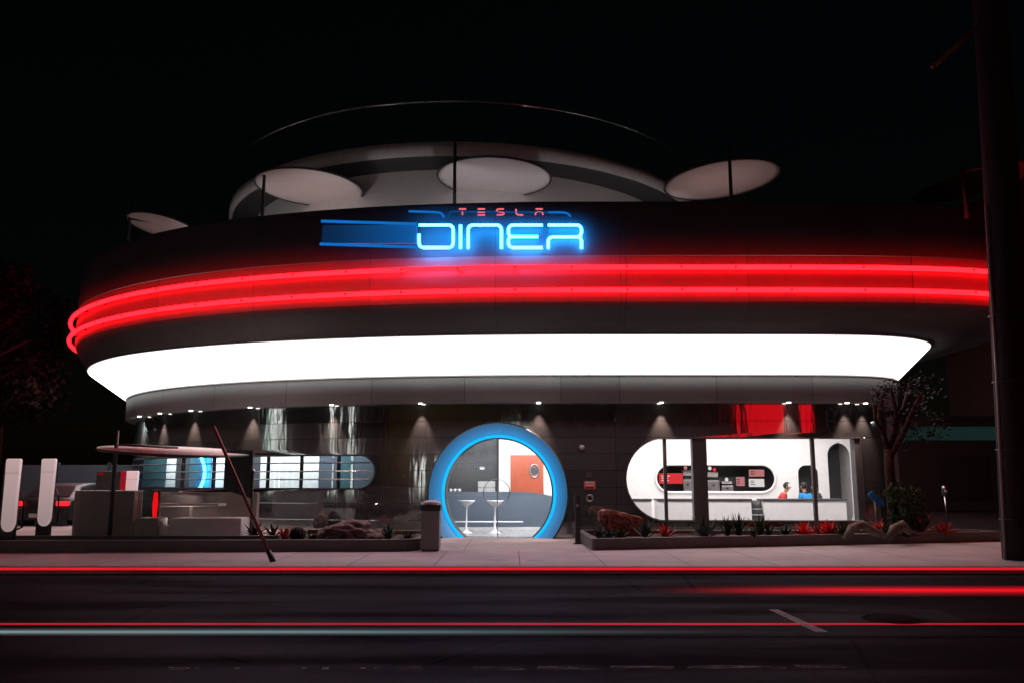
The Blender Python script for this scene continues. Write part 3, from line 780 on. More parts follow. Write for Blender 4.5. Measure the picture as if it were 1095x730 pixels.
# ------------------------------------------------------------------ roof deck pavilion
PC = Vector((-1.9, 34.0, 0)); PR = 9.42
pv = thing('roof_pavilion', 'round white roof deck pavilion with glass guard rail above the diner', 'pavilion', (PC.x, PC.y, 8.53))
def lz_(prof, mat, name, parent=pv, seg=128): return obj(name, lathe(nb(), [(r, z - 8.53) for r, z in prof], seg), mat, parent)
lz_([(9.3, 8.53), (8.45, 11.3)], 'white', 'drum_wall')
lz_([(8.45, 11.3), (9.30, 11.42)], 'darkgrey', 'deck_soffit')
lz_([(9.30, 11.42), (9.42, 11.45), (9.42, 11.84), (9.2, 11.86), (0, 11.86)], 'offwhite', 'deck_edge')
obj('glass_guard', lathe(nb(), [(9.36, 11.86 - 8.53), (9.36, 13.15 - 8.53)], 128), 'glass', pv)
bm = nb(); tube(bm, [(9.36 * math.cos(q), 9.36 * math.sin(q), 13.18 - 8.53) for q in [2 * math.pi * i / 128 for i in range(128)]], 0.045, 6, closed=True)
obj('hand_rail', bm, 'steel', pv)

for k in range(-3, 4):  # uplights added to brighten the pale drum wall
    a = R(-90 + 19 * k); c = Vector((PC.x + 11.2 * math.cos(a), PC.y + 11.2 * math.sin(a), 8.62)); q = Vector((PC.x + 9 * math.cos(a), PC.y + 9 * math.sin(a), 10.4))
    obj('fill_uplight', lathe(nb(), [(0.0, 0.12), (0.07, 0.12), (0.08, 0.0)], 14, c - Vector((PC.x, PC.y, 8.53 - 0.0)) - Vector((0, 0, 0.09))), 'darkgrey', pv)
    spot(c + Vector((0, 0, 0.12)), q, 30, 150, 1.0, (0.98, 0.93, 0.95), 0.1)
# shade discs on poles
def shade(u, v, Dp, r, label, pu, pv0, pv1, tiltx=0.0, tilty=0.0, base_z=8.53, light=9.5, lcol=(1, 0.62, 0.58), cloth='fabric'):
    c = at(u, v, Dp); f = min(0.97, abs(at(pu, v, Dp).x - c.x) / r)
    off = -(r * math.sqrt(1 - f * f) + 0.12)                 # the pole stands just outside the front rim
    pb = at(pu, pv1, Dp + off); pt = at(pu, pv0, Dp + off)
    t = thing('shade_disc', label, 'shade', (pb.x, Dp, base_z), group=None)
    T = Matrix.Translation((c.x - pb.x, 0, c.z - base_z)) @ Matrix.Rotation(R(tilty), 4, 'Y') @ Matrix.Rotation(R(tiltx), 4, 'X')
    obj('canopy', lathe(nb(), [(0, 0.03), (r * 0.9, 0.0), (r * 0.985, -0.01), (r * 0.985, 0.03), (0, 0.07)], 56, mat=T), cloth, t)
    obj('rim', tube(nb(), [T @ Vector((r * math.cos(q), r * math.sin(q), 0.0)) for q in [2 * math.pi * i / 56 for i in range(56)]], 0.035, 8, closed=True), 'darkgrey', t)
    zt = pt.z - base_z
    obj('pole', tube(nb(), [(0, off, 0), (0, off, zt)], [0.055, 0.045], 10), 'darkgrey', t)
    e = T @ Vector((0, 0, 0.09)); a0 = Vector((0, off, min(zt - 0.03, e.z + 0.05)))
    obj('arm', tube(nb(), [a0, e], 0.03, 8), 'darkgrey', t)
    if light:  # soft tinted light added below to brighten the disc underside
        l = bpy.data.lights.new('lamp', 'AREA'); l.shape = 'DISK'; l.size = r * 1.7; l.energy = light; l.color = lcol
        lo = bpy.data.objects.new('lamp_light', l); COL.objects.link(lo); lo.location = (c.x, Dp, max(8.62, c.z - 1.5)); lo.rotation_euler = (math.pi, 0, 0)
    return t
shade(331, 201, 25.2, 1.65, 'pink lit roof shade disc at the left above the neon rings', 281, 180, 222, -1, 2.5)
shade(528.5, 190.5, 24.2, 1.70, 'pale roof shade disc above the neon lettering', 486, 153, 214, 0, 1.5, light=9.0, lcol=(0.9, 0.68, 0.74))
shade(771.5, 193, 24.2, 1.70, 'pink lit roof shade disc right of the lettering, tilted up to the right', 782, 155, 214, 0, -5.0)
shade(173, 242, 29.0, 1.2, 'small roof shade disc at the far left edge of the roof', 136, 212, 268, -6, 8.0, light=4.5)
shade(1040, 196, 23.6, 1.6, 'unlit grey roof shade disc beside the utility pole', 1032, 175, 214, 0, -9.0, light=0, cloth='darkgrey')  # dark cloth keeps the disc dim: shade put into its colour

# ------------------------------------------------------------------ neon lettering
SY = 23.4 - 1.80 - 0.16
def sgn(zx, zy):                                          # lettering drawn on its own flat plane
    return at(330 + zx / 3.318, 200 + zy / 3.32, SY)
sg = thing('neon_sign', 'bright blue neon lettering with small red letters over it on the fascia', 'sign', at(536, 268, SY))
def stroke(paths, rad, mat, name, parent=sg):
    bm = nb()
    for pth in paths:
        pts = [sgn(*p) for p in pth]; sm = []
        for i, p in enumerate(pts):                        # round the corners
            if 0 < i < len(pts) - 1:
                a, b = pts[i - 1], pts[i + 1]; ra = min(0.14, (a - p).length / 2.05); rb = min(0.14, (b - p).length / 2.05)
                A, B = p + (a - p).normalized() * ra, p + (b - p).normalized() * rb
                for k in range(5):
                    f = k / 4; sm.append(A * (1 - f) ** 2 + p * 2 * f * (1 - f) + B * f * f)
            else: sm.append(p)
        tube(bm, sm, rad, 8)
    return obj(name, bm, mat, parent, world=True)
LET = {
 'letter_d': [[(392, 168), (392, 216), (513, 216), (513, 136), (392, 136)]],
 'letter_i': [[(539, 136), (539, 219)]],
 'letter_n': [[(566, 219), (566, 136), (684, 136), (684, 219)]],
 'letter_e': [[(830, 136), (709, 136), (709, 177), (735, 177)], [(735, 177), (709, 177), (709, 216), (830, 216)], [(728, 177), (815, 177)]],
 'letter_r': [[(850, 219), (850, 178), (968, 178), (968, 136), (850, 136)], [(940, 178), (968, 178), (968, 219)]],
}
for k, p in LET.items(): stroke(p, 0.038, 'blue_neon', k)
def small(x, kind):
    x0, x1, y0, ym, y1 = x - 13, x + 13, 79, 90, 100
    return {'t': [[(x0, y0), (x1, y0)], [(x, 86), (x, y1)]], 'e': [[(x0, y0), (x1, y0)], [(x0, ym), (x1, ym)], [(x0, y1), (x1, y1)]],
            's': [[(x1, y0), (x0, y0), (x0, ym), (x1, ym), (x1, y1), (x0, y1)]], 'l': [[(x0, y0), (x0, y1), (x1, y1)]],
            'a': [[(x0, y0), (x1, y0)], [(x0, y1), (x0, ym), (x1, ym), (x1, y1)]]}[kind]
for x, k in ((546, 't'), (613, 'e'), (680, 's'), (749, 'l'), (818, 'a')): stroke(small(x, k), 0.022, 'pink_neon', 'letter_' + k)
stroke([[(45, 122), (385, 132)]], 0.04, 'blue_dim', 'light_trail'); stroke([[(40, 203), (385, 214)]], 0.04, 'blue_dim', 'light_trail')  # smeared trail of the sign's light, drawn as dim tubes
stroke([[(355, 87), (470, 91), (480, 108)]], 0.03, 'blue_dim', 'light_trail'); stroke([[(850, 91), (915, 91), (930, 106)]], 0.03, 'blue_dim', 'light_trail'); stroke([[(500, 104), (500, 88), (700, 90), (850, 91)]], 0.022, 'blue_faint', 'light_trail')  # same smeared light behind the small letters, as faint tubes
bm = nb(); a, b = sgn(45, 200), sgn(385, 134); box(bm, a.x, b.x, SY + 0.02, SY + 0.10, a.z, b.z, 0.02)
obj('smear_box', bm, M['blue_smear'], sg, world=True)  # glowing box fills in the smeared light beside the lettering
bm = nb()
for x in (392, 513, 539, 566, 684, 709, 850, 968):
    for zy in (145, 210):
        p = sgn(x, zy); tube(bm, [p, p + Vector((0, 0.17, 0))], 0.012, 5)
obj('standoff', bm, 'black', sg, world=True)

# ------------------------------------------------------------------ ground, street
struct('ground', sheet([(-400, -300), (400, -300), (400, 900), (-400, 900)], -0.16), 'soil')
KY = 16.1
struct('road', sheet([(-120, -7.0), (120, -7.0), (120, KY), (-120, KY)], -0.13), 'asphalt')
struct('kerb', box(nb(), -120, 120, KY, KY + 0.18, -0.15, 0.0, 0.02), 'kerbc')
struct('sidewalk', slab(nb(), [(-120, KY + 0.18), (120, KY + 0.18), (120, 24.5), (13, 23.5), (2, 24.4), (-6, 24.9), (-120, 24.9)], -0.12, 0.0), 'walk')
struct('opposite_sidewalk', slab(nb(), [(-120, -12), (120, -12), (120, -0.9), (-120, -0.9)], -0.15, -0.02) if False else slab(nb(), [(-120, -9), (120, -9), (120, 0.6), (-120, 0.6)], -0.12, 0.0), 'walk')
struct('side_yard', sheet([(-120, 24.9), (-6, 24.9), (-4, 60), (-120, 60)], -0.02), 'asphalt')
struct('side_street', sheet([(12.5, 24.2), (120, 24.5), (120, 80), (12.5, 80)], -0.03), 'asphalt')
g1, g2 = ground(478, 573), ground(612, 573)
pf = ground(455, 589); pr = ground(626, 588)
struct('entrance_path', sheet([(pf.x, pf.y), (pr.x, pr.y), (xg + 1.45, 24.02), (xg - 1.45, 24.02)], 0.005), 'path')
struct('patio', slab(nb(), [(-24, 21.0), (-8.0, 21.0), (-5.8, 21.4), (-5.6, 24.9), (-9, 25.6), (-12, 28), (-24, 28)], -0.1, 0.15), 'path')

def planter(outline, label, z1=0.26, w=0.16):
    c = Vector((sum(p[0] for p in outline) / len(outline), sum(p[1] for p in outline) / len(outline), 0))
    t = thing('planter', label, 'planter', c)
    n = len(outline); ins = inset(outline, w)
    bm = nb()
    O0 = [bm.verts.new((x, y, 0.0)) for x, y in outline]; O1 = [bm.verts.new((x, y, z1)) for x, y in outline]
    I1 = [bm.verts.new((x, y, z1)) for x, y in ins]; I0 = [bm.verts.new((x, y, 0.05)) for x, y in ins]
    for a, b in ((O0, O1), (O1, I1), (I1, I0)):
        for i in range(n): bm.faces.new((a[i], a[(i + 1) % n], b[(i + 1) % n], b[i]))
    obj('kerb_wall', bm, 'planterc', t, world=True)
    bm = nb(); fs = bm.faces.new([bm.verts.new((x, y, 0.17)) for x, y in ins])
    bmesh.ops.triangulate(bm, faces=[fs]); bmesh.ops.subdivide_edges(bm, edges=bm.edges[:], cuts=3, use_grid_fill=True)
    for v in bm.verts: v.co.z += 0.07 * noise.noise(v.co * 1.4)
    obj('soil', bm, 'soil', t, world=True, smooth=True)
    return t
def rcorner(poly, r, idx, n=6):
    out = []
    for i, p in enumerate(poly):
        if i in idx:
            P0 = Vector(p); A = Vector(poly[i - 1]); B = Vector(poly[(i + 1) % len(poly)])
            A = P0 + (A - P0).normalized() * r; B = P0 + (B - P0).normalized() * r
            out += [tuple(A * (1 - k / n) ** 2 + P0 * 2 * (k / n) * (1 - k / n) + B * (k / n) ** 2) for k in range(n + 1)]
        else: out.append(tuple(p))
    return out
lp0, lp1 = ground(-60, 590.5), ground(449, 589)
planter(rcorner([(lp0.x, lp0.y), (lp1.x, lp1.y), (lp1.x + 0.05, 22.9), (-5.6, 23.4), (-5.7, 20.9), (lp0.x, 20.9)], 0.7, (1, 2)), 'long low dark planter in front of the slatted window, left of the entrance')
r0, r1 = ground(633, 588), ground(1072, 578.5)
planter(rcorner([(r0.x, r0.y), (r1.x, r1.y), (r1.x - 0.2, 23.3), (8.0, 23.1), (r0.x - 0.1, 23.2)], 0.12, (0, 4)), 'long low dark planter below the wide dining window, right of the entrance')

# light trails of passing cars, drawn as solid glowing strips
def strip(name, u0, v0, u1, v1, w, h, mat, label, z=-0.126):
    a, b = ground(u0, v0, z), ground(u1, v1, z)
    bm = nb(); d = (b - a).normalized(); n = Vector((-d.y, d.x, 0)) * w / 2
    c = [a - n, b - n, b + n, a + n]
    slab(bm, [(p.x, p.y) for p in c], z, z + h); bmesh.ops.bevel(bm, geom=bm.edges[:], offset=h * 0.3, segments=1, affect='EDGES')
    o = obj(name, bm, mat); tag(o, label, 'light line'); return o
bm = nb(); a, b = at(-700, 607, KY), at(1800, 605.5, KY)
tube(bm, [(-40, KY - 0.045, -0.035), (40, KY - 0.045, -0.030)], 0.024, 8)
tag(obj('light_trail', bm, 'red_line'), 'long red car light trail as a glowing strip along the sidewalk kerb', 'light line')
def line_mat(name, yc, half, col, core, halo, x0=None, x1=None, flip=False):  # emission bell paints the trail's glow onto the asphalt strip
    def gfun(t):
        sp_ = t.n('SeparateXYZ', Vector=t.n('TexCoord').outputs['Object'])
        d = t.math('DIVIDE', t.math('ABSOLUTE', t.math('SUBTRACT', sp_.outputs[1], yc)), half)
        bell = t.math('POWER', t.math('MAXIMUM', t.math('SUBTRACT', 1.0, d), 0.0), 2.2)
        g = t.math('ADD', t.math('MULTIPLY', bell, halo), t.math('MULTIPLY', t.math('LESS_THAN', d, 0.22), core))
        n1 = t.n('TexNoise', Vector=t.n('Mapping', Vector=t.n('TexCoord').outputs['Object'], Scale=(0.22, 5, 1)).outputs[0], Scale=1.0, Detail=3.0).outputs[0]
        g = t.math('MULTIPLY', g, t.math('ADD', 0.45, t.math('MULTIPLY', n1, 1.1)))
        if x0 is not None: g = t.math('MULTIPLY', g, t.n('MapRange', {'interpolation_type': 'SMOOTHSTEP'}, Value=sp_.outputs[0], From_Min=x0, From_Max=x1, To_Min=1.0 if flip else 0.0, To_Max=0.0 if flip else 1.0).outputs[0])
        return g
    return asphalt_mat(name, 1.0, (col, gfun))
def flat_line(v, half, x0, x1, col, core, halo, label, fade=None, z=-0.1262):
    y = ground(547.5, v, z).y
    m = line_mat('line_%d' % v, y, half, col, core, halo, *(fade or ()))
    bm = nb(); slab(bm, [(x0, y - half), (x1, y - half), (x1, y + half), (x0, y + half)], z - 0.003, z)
    return tag(obj('light_trail', bm, m), label, 'light line')
flat_line(630.5, 0.80, 1.8, 60, (1.0, 0.004, 0.014), 0.0, 0.95, 'broad red car light trail as a glowing strip across the right half of the roadway', (2.0, 6.5))
flat_line(666.5, 0.17, -60, 60, (1.0, 0.02, 0.04), 0.42, 0.22, 'thin red car light trail as a glowing strip crossing the whole roadway')
flat_line(675, 0.30, -60, 8, (0.60, 0.85, 0.92), 0.10, 0.26, 'pale blue car light trail as a glowing strip on the left half of the roadway', (-5.5, 3.5, True))
# painted marks
def mark(name, pts, label, mat='paint', z=-0.1255):
    q = [ground(u, v, z) for u, v in pts]
    o = obj(name, sheet([(p.x, p.y) for p in q], z), mat); tag(o, label, 'road marking'); return o
mark('road_marking', [(822, 651), (832, 651), (886, 675), (872, 675)], 'worn white painted stripe slanting across the roadway', 'stripe', -0.1250)
MG = 'worn short dashes of the lane line'
for i, (u0, u1, v) in enumerate(((180, 203, 714), (208, 213, 713.5), (250, 256, 713.5), (299, 308, 714), (322, 327, 713.5), (344, 351, 714), (385, 391, 713), (399, 406, 713), (418, 434, 714), (437, 450, 713.5), (505, 560, 714), (575, 640, 713.5), (652, 720, 713), (735, 840, 712.5), (850, 905, 712))):
    o = mark('lane_dash', [(u0, v - 1.6), (u1, v - 1.6), (u1 + 1, v + 1.6), (u0 + 1, v + 1.6)], 'worn white lane dash near the bottom edge of the street'); o['group'] = MG
bm = nb()
q = [ground(u, v, -0.124) for u, v in ((850, 650.5), (1005, 650.5), (1050, 671), (890, 674))]
tag(obj('road_patch', sheet([(p.x, p.y) for p in q], -0.1279), asphalt_mat('patch_asphalt', 1.9)), 'rectangular repaired patch in the asphalt on the right', 'road patch')
bm = nb(); p = ground(955, 661, -0.124)
mh = thing('manhole_cover', 'round manhole cover in the asphalt patch on the right', 'manhole cover', (p.x, p.y, -0.126))
obj('lid', lathe(nb(), [(0, 0.006), (0.30, 0.006), (0.31, 0.0)], 32), plain('lid_iron', (0.05, 0.048, 0.046), 0.9, spec=0.0, bump=0.4), mh)
obj('ring', lathe(nb(), [(0.32, 0.0), (0.33, 0.008), (0.37, 0.008), (0.38, 0.0)], 32), plain('ring_iron', (0.06, 0.058, 0.056), 0.9, spec=0.0), mh)

# ------------------------------------------------------------------ street furniture
p = ground(460.5, 588); bn = thing('litter_bin', 'square grey litter bin with dark hooded top left of the round door', 'bin', (p.x, p.y, 0))
obj('body', bx(-0.21, 0.21, -0.21, 0.21, 0.03, 0.90, 0.02), 'taupe', bn)
obj('base', bx(-0.19, 0.19, -0.19, 0.19, 0.0, 0.03), 'black', bn)
obj('hood', bx(-0.23, 0.23, -0.23, 0.23, 0.905, 1.03, 0.02), 'black', bn)
obj('lid', (lambda b: lathe(b, [(0.24, 1.035), (0.22, 1.08), (0.12, 1.12), (0, 1.13)], 24))(nb()), 'offwhite', bn)
p = ground(618, 581); bl = thing('bollard', 'slim dark steel post right of the round door', 'bollard', (p.x, p.y, 0))
obj('post', bx(-0.07, 0.07, -0.05, 0.05, 0.02, 1.22, 0.015), 'darkgrey', bl)
obj('base_plate', bx(-0.11, 0.11, -0.09, 0.09, 0.0, 0.02), 'black', bl)
obj('button', lathe(nb(), [(0, 0.012), (0.035, 0.01), (0.04, 0)], 16, mat=Matrix.Translation((0, -0.05, 0.95)) @ Matrix.Rotation(R(90), 4, 'X')), 'steel', bl)
def on_wall(u, v):
    y = 23.75; p = at(u, v, y); s = s_at(u, p.z); return P(s, wd + 0.002, p.z)
q = on_wall(622, 478); t = thing('wall_lamp', 'small round white lamp on the dark wall right of the door', 'lamp', q)
obj('back_plate', bx(-0.09, 0.09, -0.03, 0.0, -0.1, 0.1, 0.01), 'darkgrey', t)
obj('globe', lathe(nb(), [(0, 0.07), (0.05, 0.05), (0.075, 0.0), (0.05, -0.05), (0, -0.07)], 18, (0, -0.09, 0)), 'offwhite', t)
q = on_wall(630.5, 518.5); t = thing('wall_sign', 'small red and white notice on the wall right of the door', 'sign', q)
obj('plate', bx(-0.16, 0.16, -0.018, 0.0, -0.10, 0.12, 0.004), plain('notice_red', (0.7, 0.14, 0.13), 0.5), t)
bm = nb()
for z in (0.06, -0.01): box(bm, -0.12, 0.12, -0.022, -0.019, z, z + 0.035)
obj('text_bars', bm, 'white', t)
obj('lower_bar', bx(-0.13, 0.1, -0.022, -0.019, -0.07, -0.045), 'black', t)
q = on_wall(630, 507); t = thing('door_button', 'small square grey push plate above the red notice', 'push plate', q)
obj('plate', bx(-0.07, 0.07, -0.02, 0, -0.06, 0.06, 0.01), 'steel', t); obj('button', bx(-0.03, 0.03, -0.035, -0.021, -0.025, 0.025, 0.004), 'darkgrey', t)
q = on_wall(630.5, 532); t = thing('wall_valve', 'round steel fitting on the wall below the red notice', 'fitting', q)
obj('ring', tube(nb(), [(0.085 * math.cos(a), -0.05, 0.085 * math.sin(a)) for a in [2 * math.pi * i / 24 for i in range(24)]], 0.022, 8, closed=True), 'steel', t)
obj('core', lathe(nb(), [(0, 0.05), (0.05, 0.05), (0.06, 0.0)], 18, mat=Matrix.Rotation(R(90), 4, 'X')), 'darkgrey', t)

# utility pole
p = ground(1093, 598); up_ = thing('utility_pole', 'massive dark wooden utility pole at the right edge of the sidewalk', 'utility pole', (p.x, p.y, 0))
lean = 0.55
obj('pole', tube(nb(), [(0, 0, 0), (lean * 0.3, 0, 4), (lean * 0.66, 0, 9), (lean, 0, 15)], [0.36, 0.35, 0.345, 0.33], 20), 'wood', up_)
obj('conduit', tube(nb(), [(-0.37, -0.05, 0), (-0.33 + lean * 0.3 - 0.02, -0.05, 4), (lean * 0.5 - 0.36, -0.05, 7.4)], 0.03, 8), 'taupe', up_)
for z in (0.8, 2.2, 3.6, 5.0): obj('strap', tube(nb(), [(lean * 0.072 * z + 0.365 * math.cos(a), 0.365 * math.sin(a), z) for a in [2 * math.pi * i / 24 for i in range(24)]], 0.012, 6, closed=True), 'black', up_)
obj('guy_wire', tube(nb(), [(lean * 0.8 - 0.3, 0, 11.6), (lean * 0.8 - 1.3, 0.2, 10.7)], 0.05, 8), 'bark', up_)
# parking meter
p = ground(1013, 561.5); t = thing('parking_meter', 'single parking meter on a thin post right of the tree', 'parking meter', (p.x, p.y, 0))
obj('post', tube(nb(), [(0, 0, 0), (0, 0, 1.05)], 0.03, 10), 'steel', t)
obj('housing', bx(-0.08, 0.08, -0.06, 0.06, 1.05, 1.28, 0.025), 'darkgrey', t)
obj('dome', lathe(nb(), [(0.085, 1.28), (0.075, 1.34), (0.04, 1.38), (0, 1.39)], 16), 'steel', t)
obj('dial', lathe(nb(), [(0, 0.004), (0.05, 0.004), (0.055, 0)], 16, mat=Matrix.Translation((0, -0.062, 1.2)) @ Matrix.Rotation(R(90), 4, 'X')), 'offwhite', t)
a, b = at(929, 541, 23.3), at(945, 524, 23.3)  # bright blue curved panel on a post
t = thing('blue_panel', 'small bright blue curved panel half hidden behind the shrub beside the tree', 'sign', ((a.x + b.x) / 2, 23.3, 0.15))
w2 = (b.x - a.x) / 2; zz = a.z - 0.15; hh = b.z - a.z
obj('plate', prism(nb(), [(-w2 * 1.0, zz + hh * 0.75), (-w2 * 0.5, zz + hh * 0.45), (w2 * 0.1, zz + hh * 0.15), (w2, zz - 0.02), (w2 * 0.95, zz + hh * 0.4), (w2 * 0.2, zz + hh * 0.62), (-w2 * 0.4, zz + hh)], 0, 0.04, 0.008), plain('panel_blue', (0.02, 0.22, 0.55), 0.4), t)
obj('post', tube(nb(), [(0, 0.07, 0), (0, 0.07, zz + hh * 0.5)], 0.03, 8), 'darkgrey', t)
# leaning red pole (guard of a guy wire)
a = ground(292, 600); Dp = a.y + 1.4; b = at(228.5, 456, Dp)
t = thing('guy_guard', 'thin dark red pole leaning to the left over the sidewalk', 'pole', a)
v = b - a
obj('shaft', tube(nb(), [v * 0.05, v], 0.035, 10), 'redpole', t)
obj('foot', tube(nb(), [Vector((0, 0, 0)), v * 0.07], 0.055, 10), 'black', t)

# charging posts
def charger(u, v0, v1, Dp, label, w=0.36):
    p0, p1 = at(u, v1, Dp), at(u, v0, Dp); h = p1.z - p0.z
    t = thing('charging_post', label, 'charger', (p0.x, Dp, 0)); zb = p0.z
    poly = []
    wt, wb = w / 2, w / 2 * 0.86
    for i in range(13):
        a = math.pi + math.pi * i / 12; poly.append((wb * math.cos(a), zb + wb * 1.2 + wb * 1.2 * math.sin(a)))
    poly += [(wt, zb + h - 0.03), (wt - 0.03, zb + h), (-wt + 0.03, zb + h), (-wt, zb + h - 0.03)]
    obj('shell', prism(nb(), poly, -0.10, 0.0, 0.02), 'lit_shell', t)
    obj('seam', bx(-wt * 0.97, wt * 0.97, -0.103, -0.1005, zb + h * 0.80, zb + h * 0.805), 'darkgrey', t)
    obj('core', bx(-wt * 0.8 - 0.1, wt * 0.8 - 0.06, 0.02, 0.18, 0.02, zb + h - 0.04, 0.02), 'black', t)
    obj('foot', bx(-0.25, 0.25, -0.1, 0.28, 0.0, 0.03, 0.008), 'darkgrey', t)
    obj('cable', tube(nb(), [(wt * 0.8, 0.08, zb + h * 0.55), (wt + 0.08, 0.05, zb + h * 0.4), (wt + 0.09, 0.05, zb + 0.1), (wt * 0.7, 0.12, zb + 0.05)], 0.025, 8), 'black', t)
charger(9.5, 490, 568, 20.6, 'white charging post at the very left edge of the picture')
charger(48, 490, 562, 21.4, 'white charging post in front of the red tail light')
charger(138, 503, 548, 27.0, 'white charging post farther back beside the dark cabinet', 0.50)

# dark cabinet with red edge
a = at(116, 526, 26.6)
t = thing('equipment_cabinet', 'dark cabinet with a red edge behind the pale screen wall', 'cabinet', (a.x, 26.6, 0.15))
h = at(116, 503, 26.6).z - 0.15
obj('case', bx(-0.42, 0.34, 0, 0.5, 0, h, 0.02), 'darkgrey', t)
obj('red_edge', bx(0.345, 0.385, -0.02, 0.5, 0.3, h, 0.01), glow('cab_red', (0.7, 0.02, 0.05), 0.35), t)
obj('top_light', bx(-0.36, -0.2, -0.012, -0.001, h - 0.12, h - 0.05), glow('cab_red2', (0.7, 0.01, 0.02), 0.25), t)

# patio screen walls and benches
def curved_box(name, parent, x0, x1, y, depth, z0, z1, mat, bulge=0.0, left_round=0.0):
    bm = nb(); n = 14; fr, bk = [], []
    for i in range(n + 1):
        f = i / n; x = x0 + (x1 - x0) * f; c = bulge * (1 - (2 * f - 1) ** 2)
        l = left_round * max(0, 1 - f * 5) ** 2
        fr.append((x, y - c + l)); bk.append((x, y + depth - c * 0.5 + l * 0.3))
    slab(bm, fr + bk[::-1], z0, z1)
    bmesh.ops.bevel(bm, geom=[e for e in bm.edges if abs(e.verts[0].co.z - e.verts[1].co.z) < 1e-5 and e.verts[0].co.z > (z0 + z1) / 2], offset=0.02, segments=2, affect='EDGES')
    return obj(name, bm, mat, parent, world=True)
y = 21.6; a, b = at(67, 570, y), at(144, 524, y)
t = thing('screen_wall', 'tall pale curved screen wall behind the shade pole', 'screen wall', ((a.x + b.x) / 2, y, 0.15))
curved_box('panel', t, a.x, b.x, y, 0.5, 0.15, b.z - 0.03, 'taupe', 0.05, 0.5)
curved_box('coping', t, a.x - 0.02, b.x + 0.02, y - 0.03, 0.56, b.z - 0.028, b.z, 'offwhite', 0.05, 0.5)
y = 21.3; a, b = at(143, 576, y), at(258, 553.5, y); m = at(181, 560, y)
t = thing('bench', 'long low curved concrete bench below the patio shade', 'bench', ((a.x + b.x) / 2, y, 0.15))
curved_box('dark_end', t, a.x, m.x - 0.30, y + 0.02, 0.6, 0.15, b.z, 'taupe', 0.0)
curved_box('seat_block', t, m.x, b.x, y, 0.7, 0.15, b.z, 'white', 0.12)
curved_box('leg_block', t, m.x - 0.29, m.x - 0.01, y + 0.1, 0.4, 0.15, b.z - 0.2, 'white', 0.0)
y = 23.0; a, b = at(165, 560, y), at(275, 526, y)
t = thing('low_screen_wall', 'grey curved backrest wall behind the low bench', 'screen wall', ((a.x + b.x) / 2, y, 0.15))
curved_box('panel', t, a.x, b.x, y, 0.25, 0.15, b.z, 'taupe', 0.15)
y = 22.3; a, b = at(171, 540.5, y), at(238, 537.5, y)
t = thing('patio_table', 'thin white table top in front of the grey backrest wall', 'table', ((a.x + b.x) / 2, y, 0.15))
obj('tabletop', bx(-(b.x - a.x) / 2, (b.x - a.x) / 2, -0.3, 0.3, a.z - 0.15, b.z - 0.15, 0.01), 'offwhite', t)
obj('stem', lathe(nb(), [(0.2, 0.0), (0.05, 0.04), (0.04, a.z - 0.16)], 18), 'steel', t)
# menu board
y = 21.9; a, b = at(238, 533, y), at(270, 481, y)
t = thing('menu_board', 'black rectangular board on a post in front of the slatted window', 'board', ((a.x + b.x) / 2, y, 0.15))
w2 = (b.x - a.x) / 2
obj('panel', prism(nb(), [(-w2, 1.34 - 0.15), (w2, 1.08 - 0.15 + 0.05), (w2, b.z - 0.15), (-w2, b.z - 0.12)], 0, 0.12, 0.01), 'black', t)
obj('post', tube(nb(), [(w2 + 0.03, 0.06, 0), (w2 + 0.03, 0.06, b.z - 0.7)], 0.03, 8), 'darkgrey', t)
obj('finial', lathe(nb(), [(0.05, 0), (0.05, 0.05), (0, 0.08)], 12, (w2 + 0.03, 0.06, b.z - 0.7)), 'steel', t)
# added red glow standing in for a tail light reflected in the wall
p = at(166, 554, 22.0); t = thing('tail_reflection', 'slim upright red glow added for a tail light reflection beside the low bench', 'lamp', (p.x, 22.0, 0.15))
h0, h1 = at(166, 553, 22.0).z - 0.15, at(166, 525, 22.0).z - 0.15
obj('post', bx(-0.10, 0.10, -0.05, 0.05, 0, h1 + 0.04, 0.015), 'black', t)
obj('lens', lathe(nb(), [(0, h0), (0.05, h0 + 0.03), (0.07, (h0 + h1) / 2), (0.05, h1 - 0.03), (0, h1)], 14, (0, -0.055, 0)), glow('reflection_red', (1.0, 0.008, 0.012), 0.8), t)

ps = shade(190, 482, 22.0, 1.88, 'large patio shade disc on a dark pole at the left, edge on', 117, 460, 573, 4.0, 3.2, base_z=0.15, light=0)
obj('base_plate', lathe(nb(), [(0, 0.03), (0.46, 0.03), (0.48, 0.0)], 32), 'offwhite', ps)
obj('fill_uplight', lathe(nb(), [(0, 0.16), (0.05, 0.16), (0.06, 0.0)], 12, (1.5, 0.0, 0.0)), 'black', ps)  # uplight added to brighten the underside of the patio shade
spot(Vector((ps.location.x + 1.5, ps.location.y, 0.36)), (-8.7, 21.8, 2.3), 150, 140, 1.0, (1, 0.78, 0.74), 0.08)

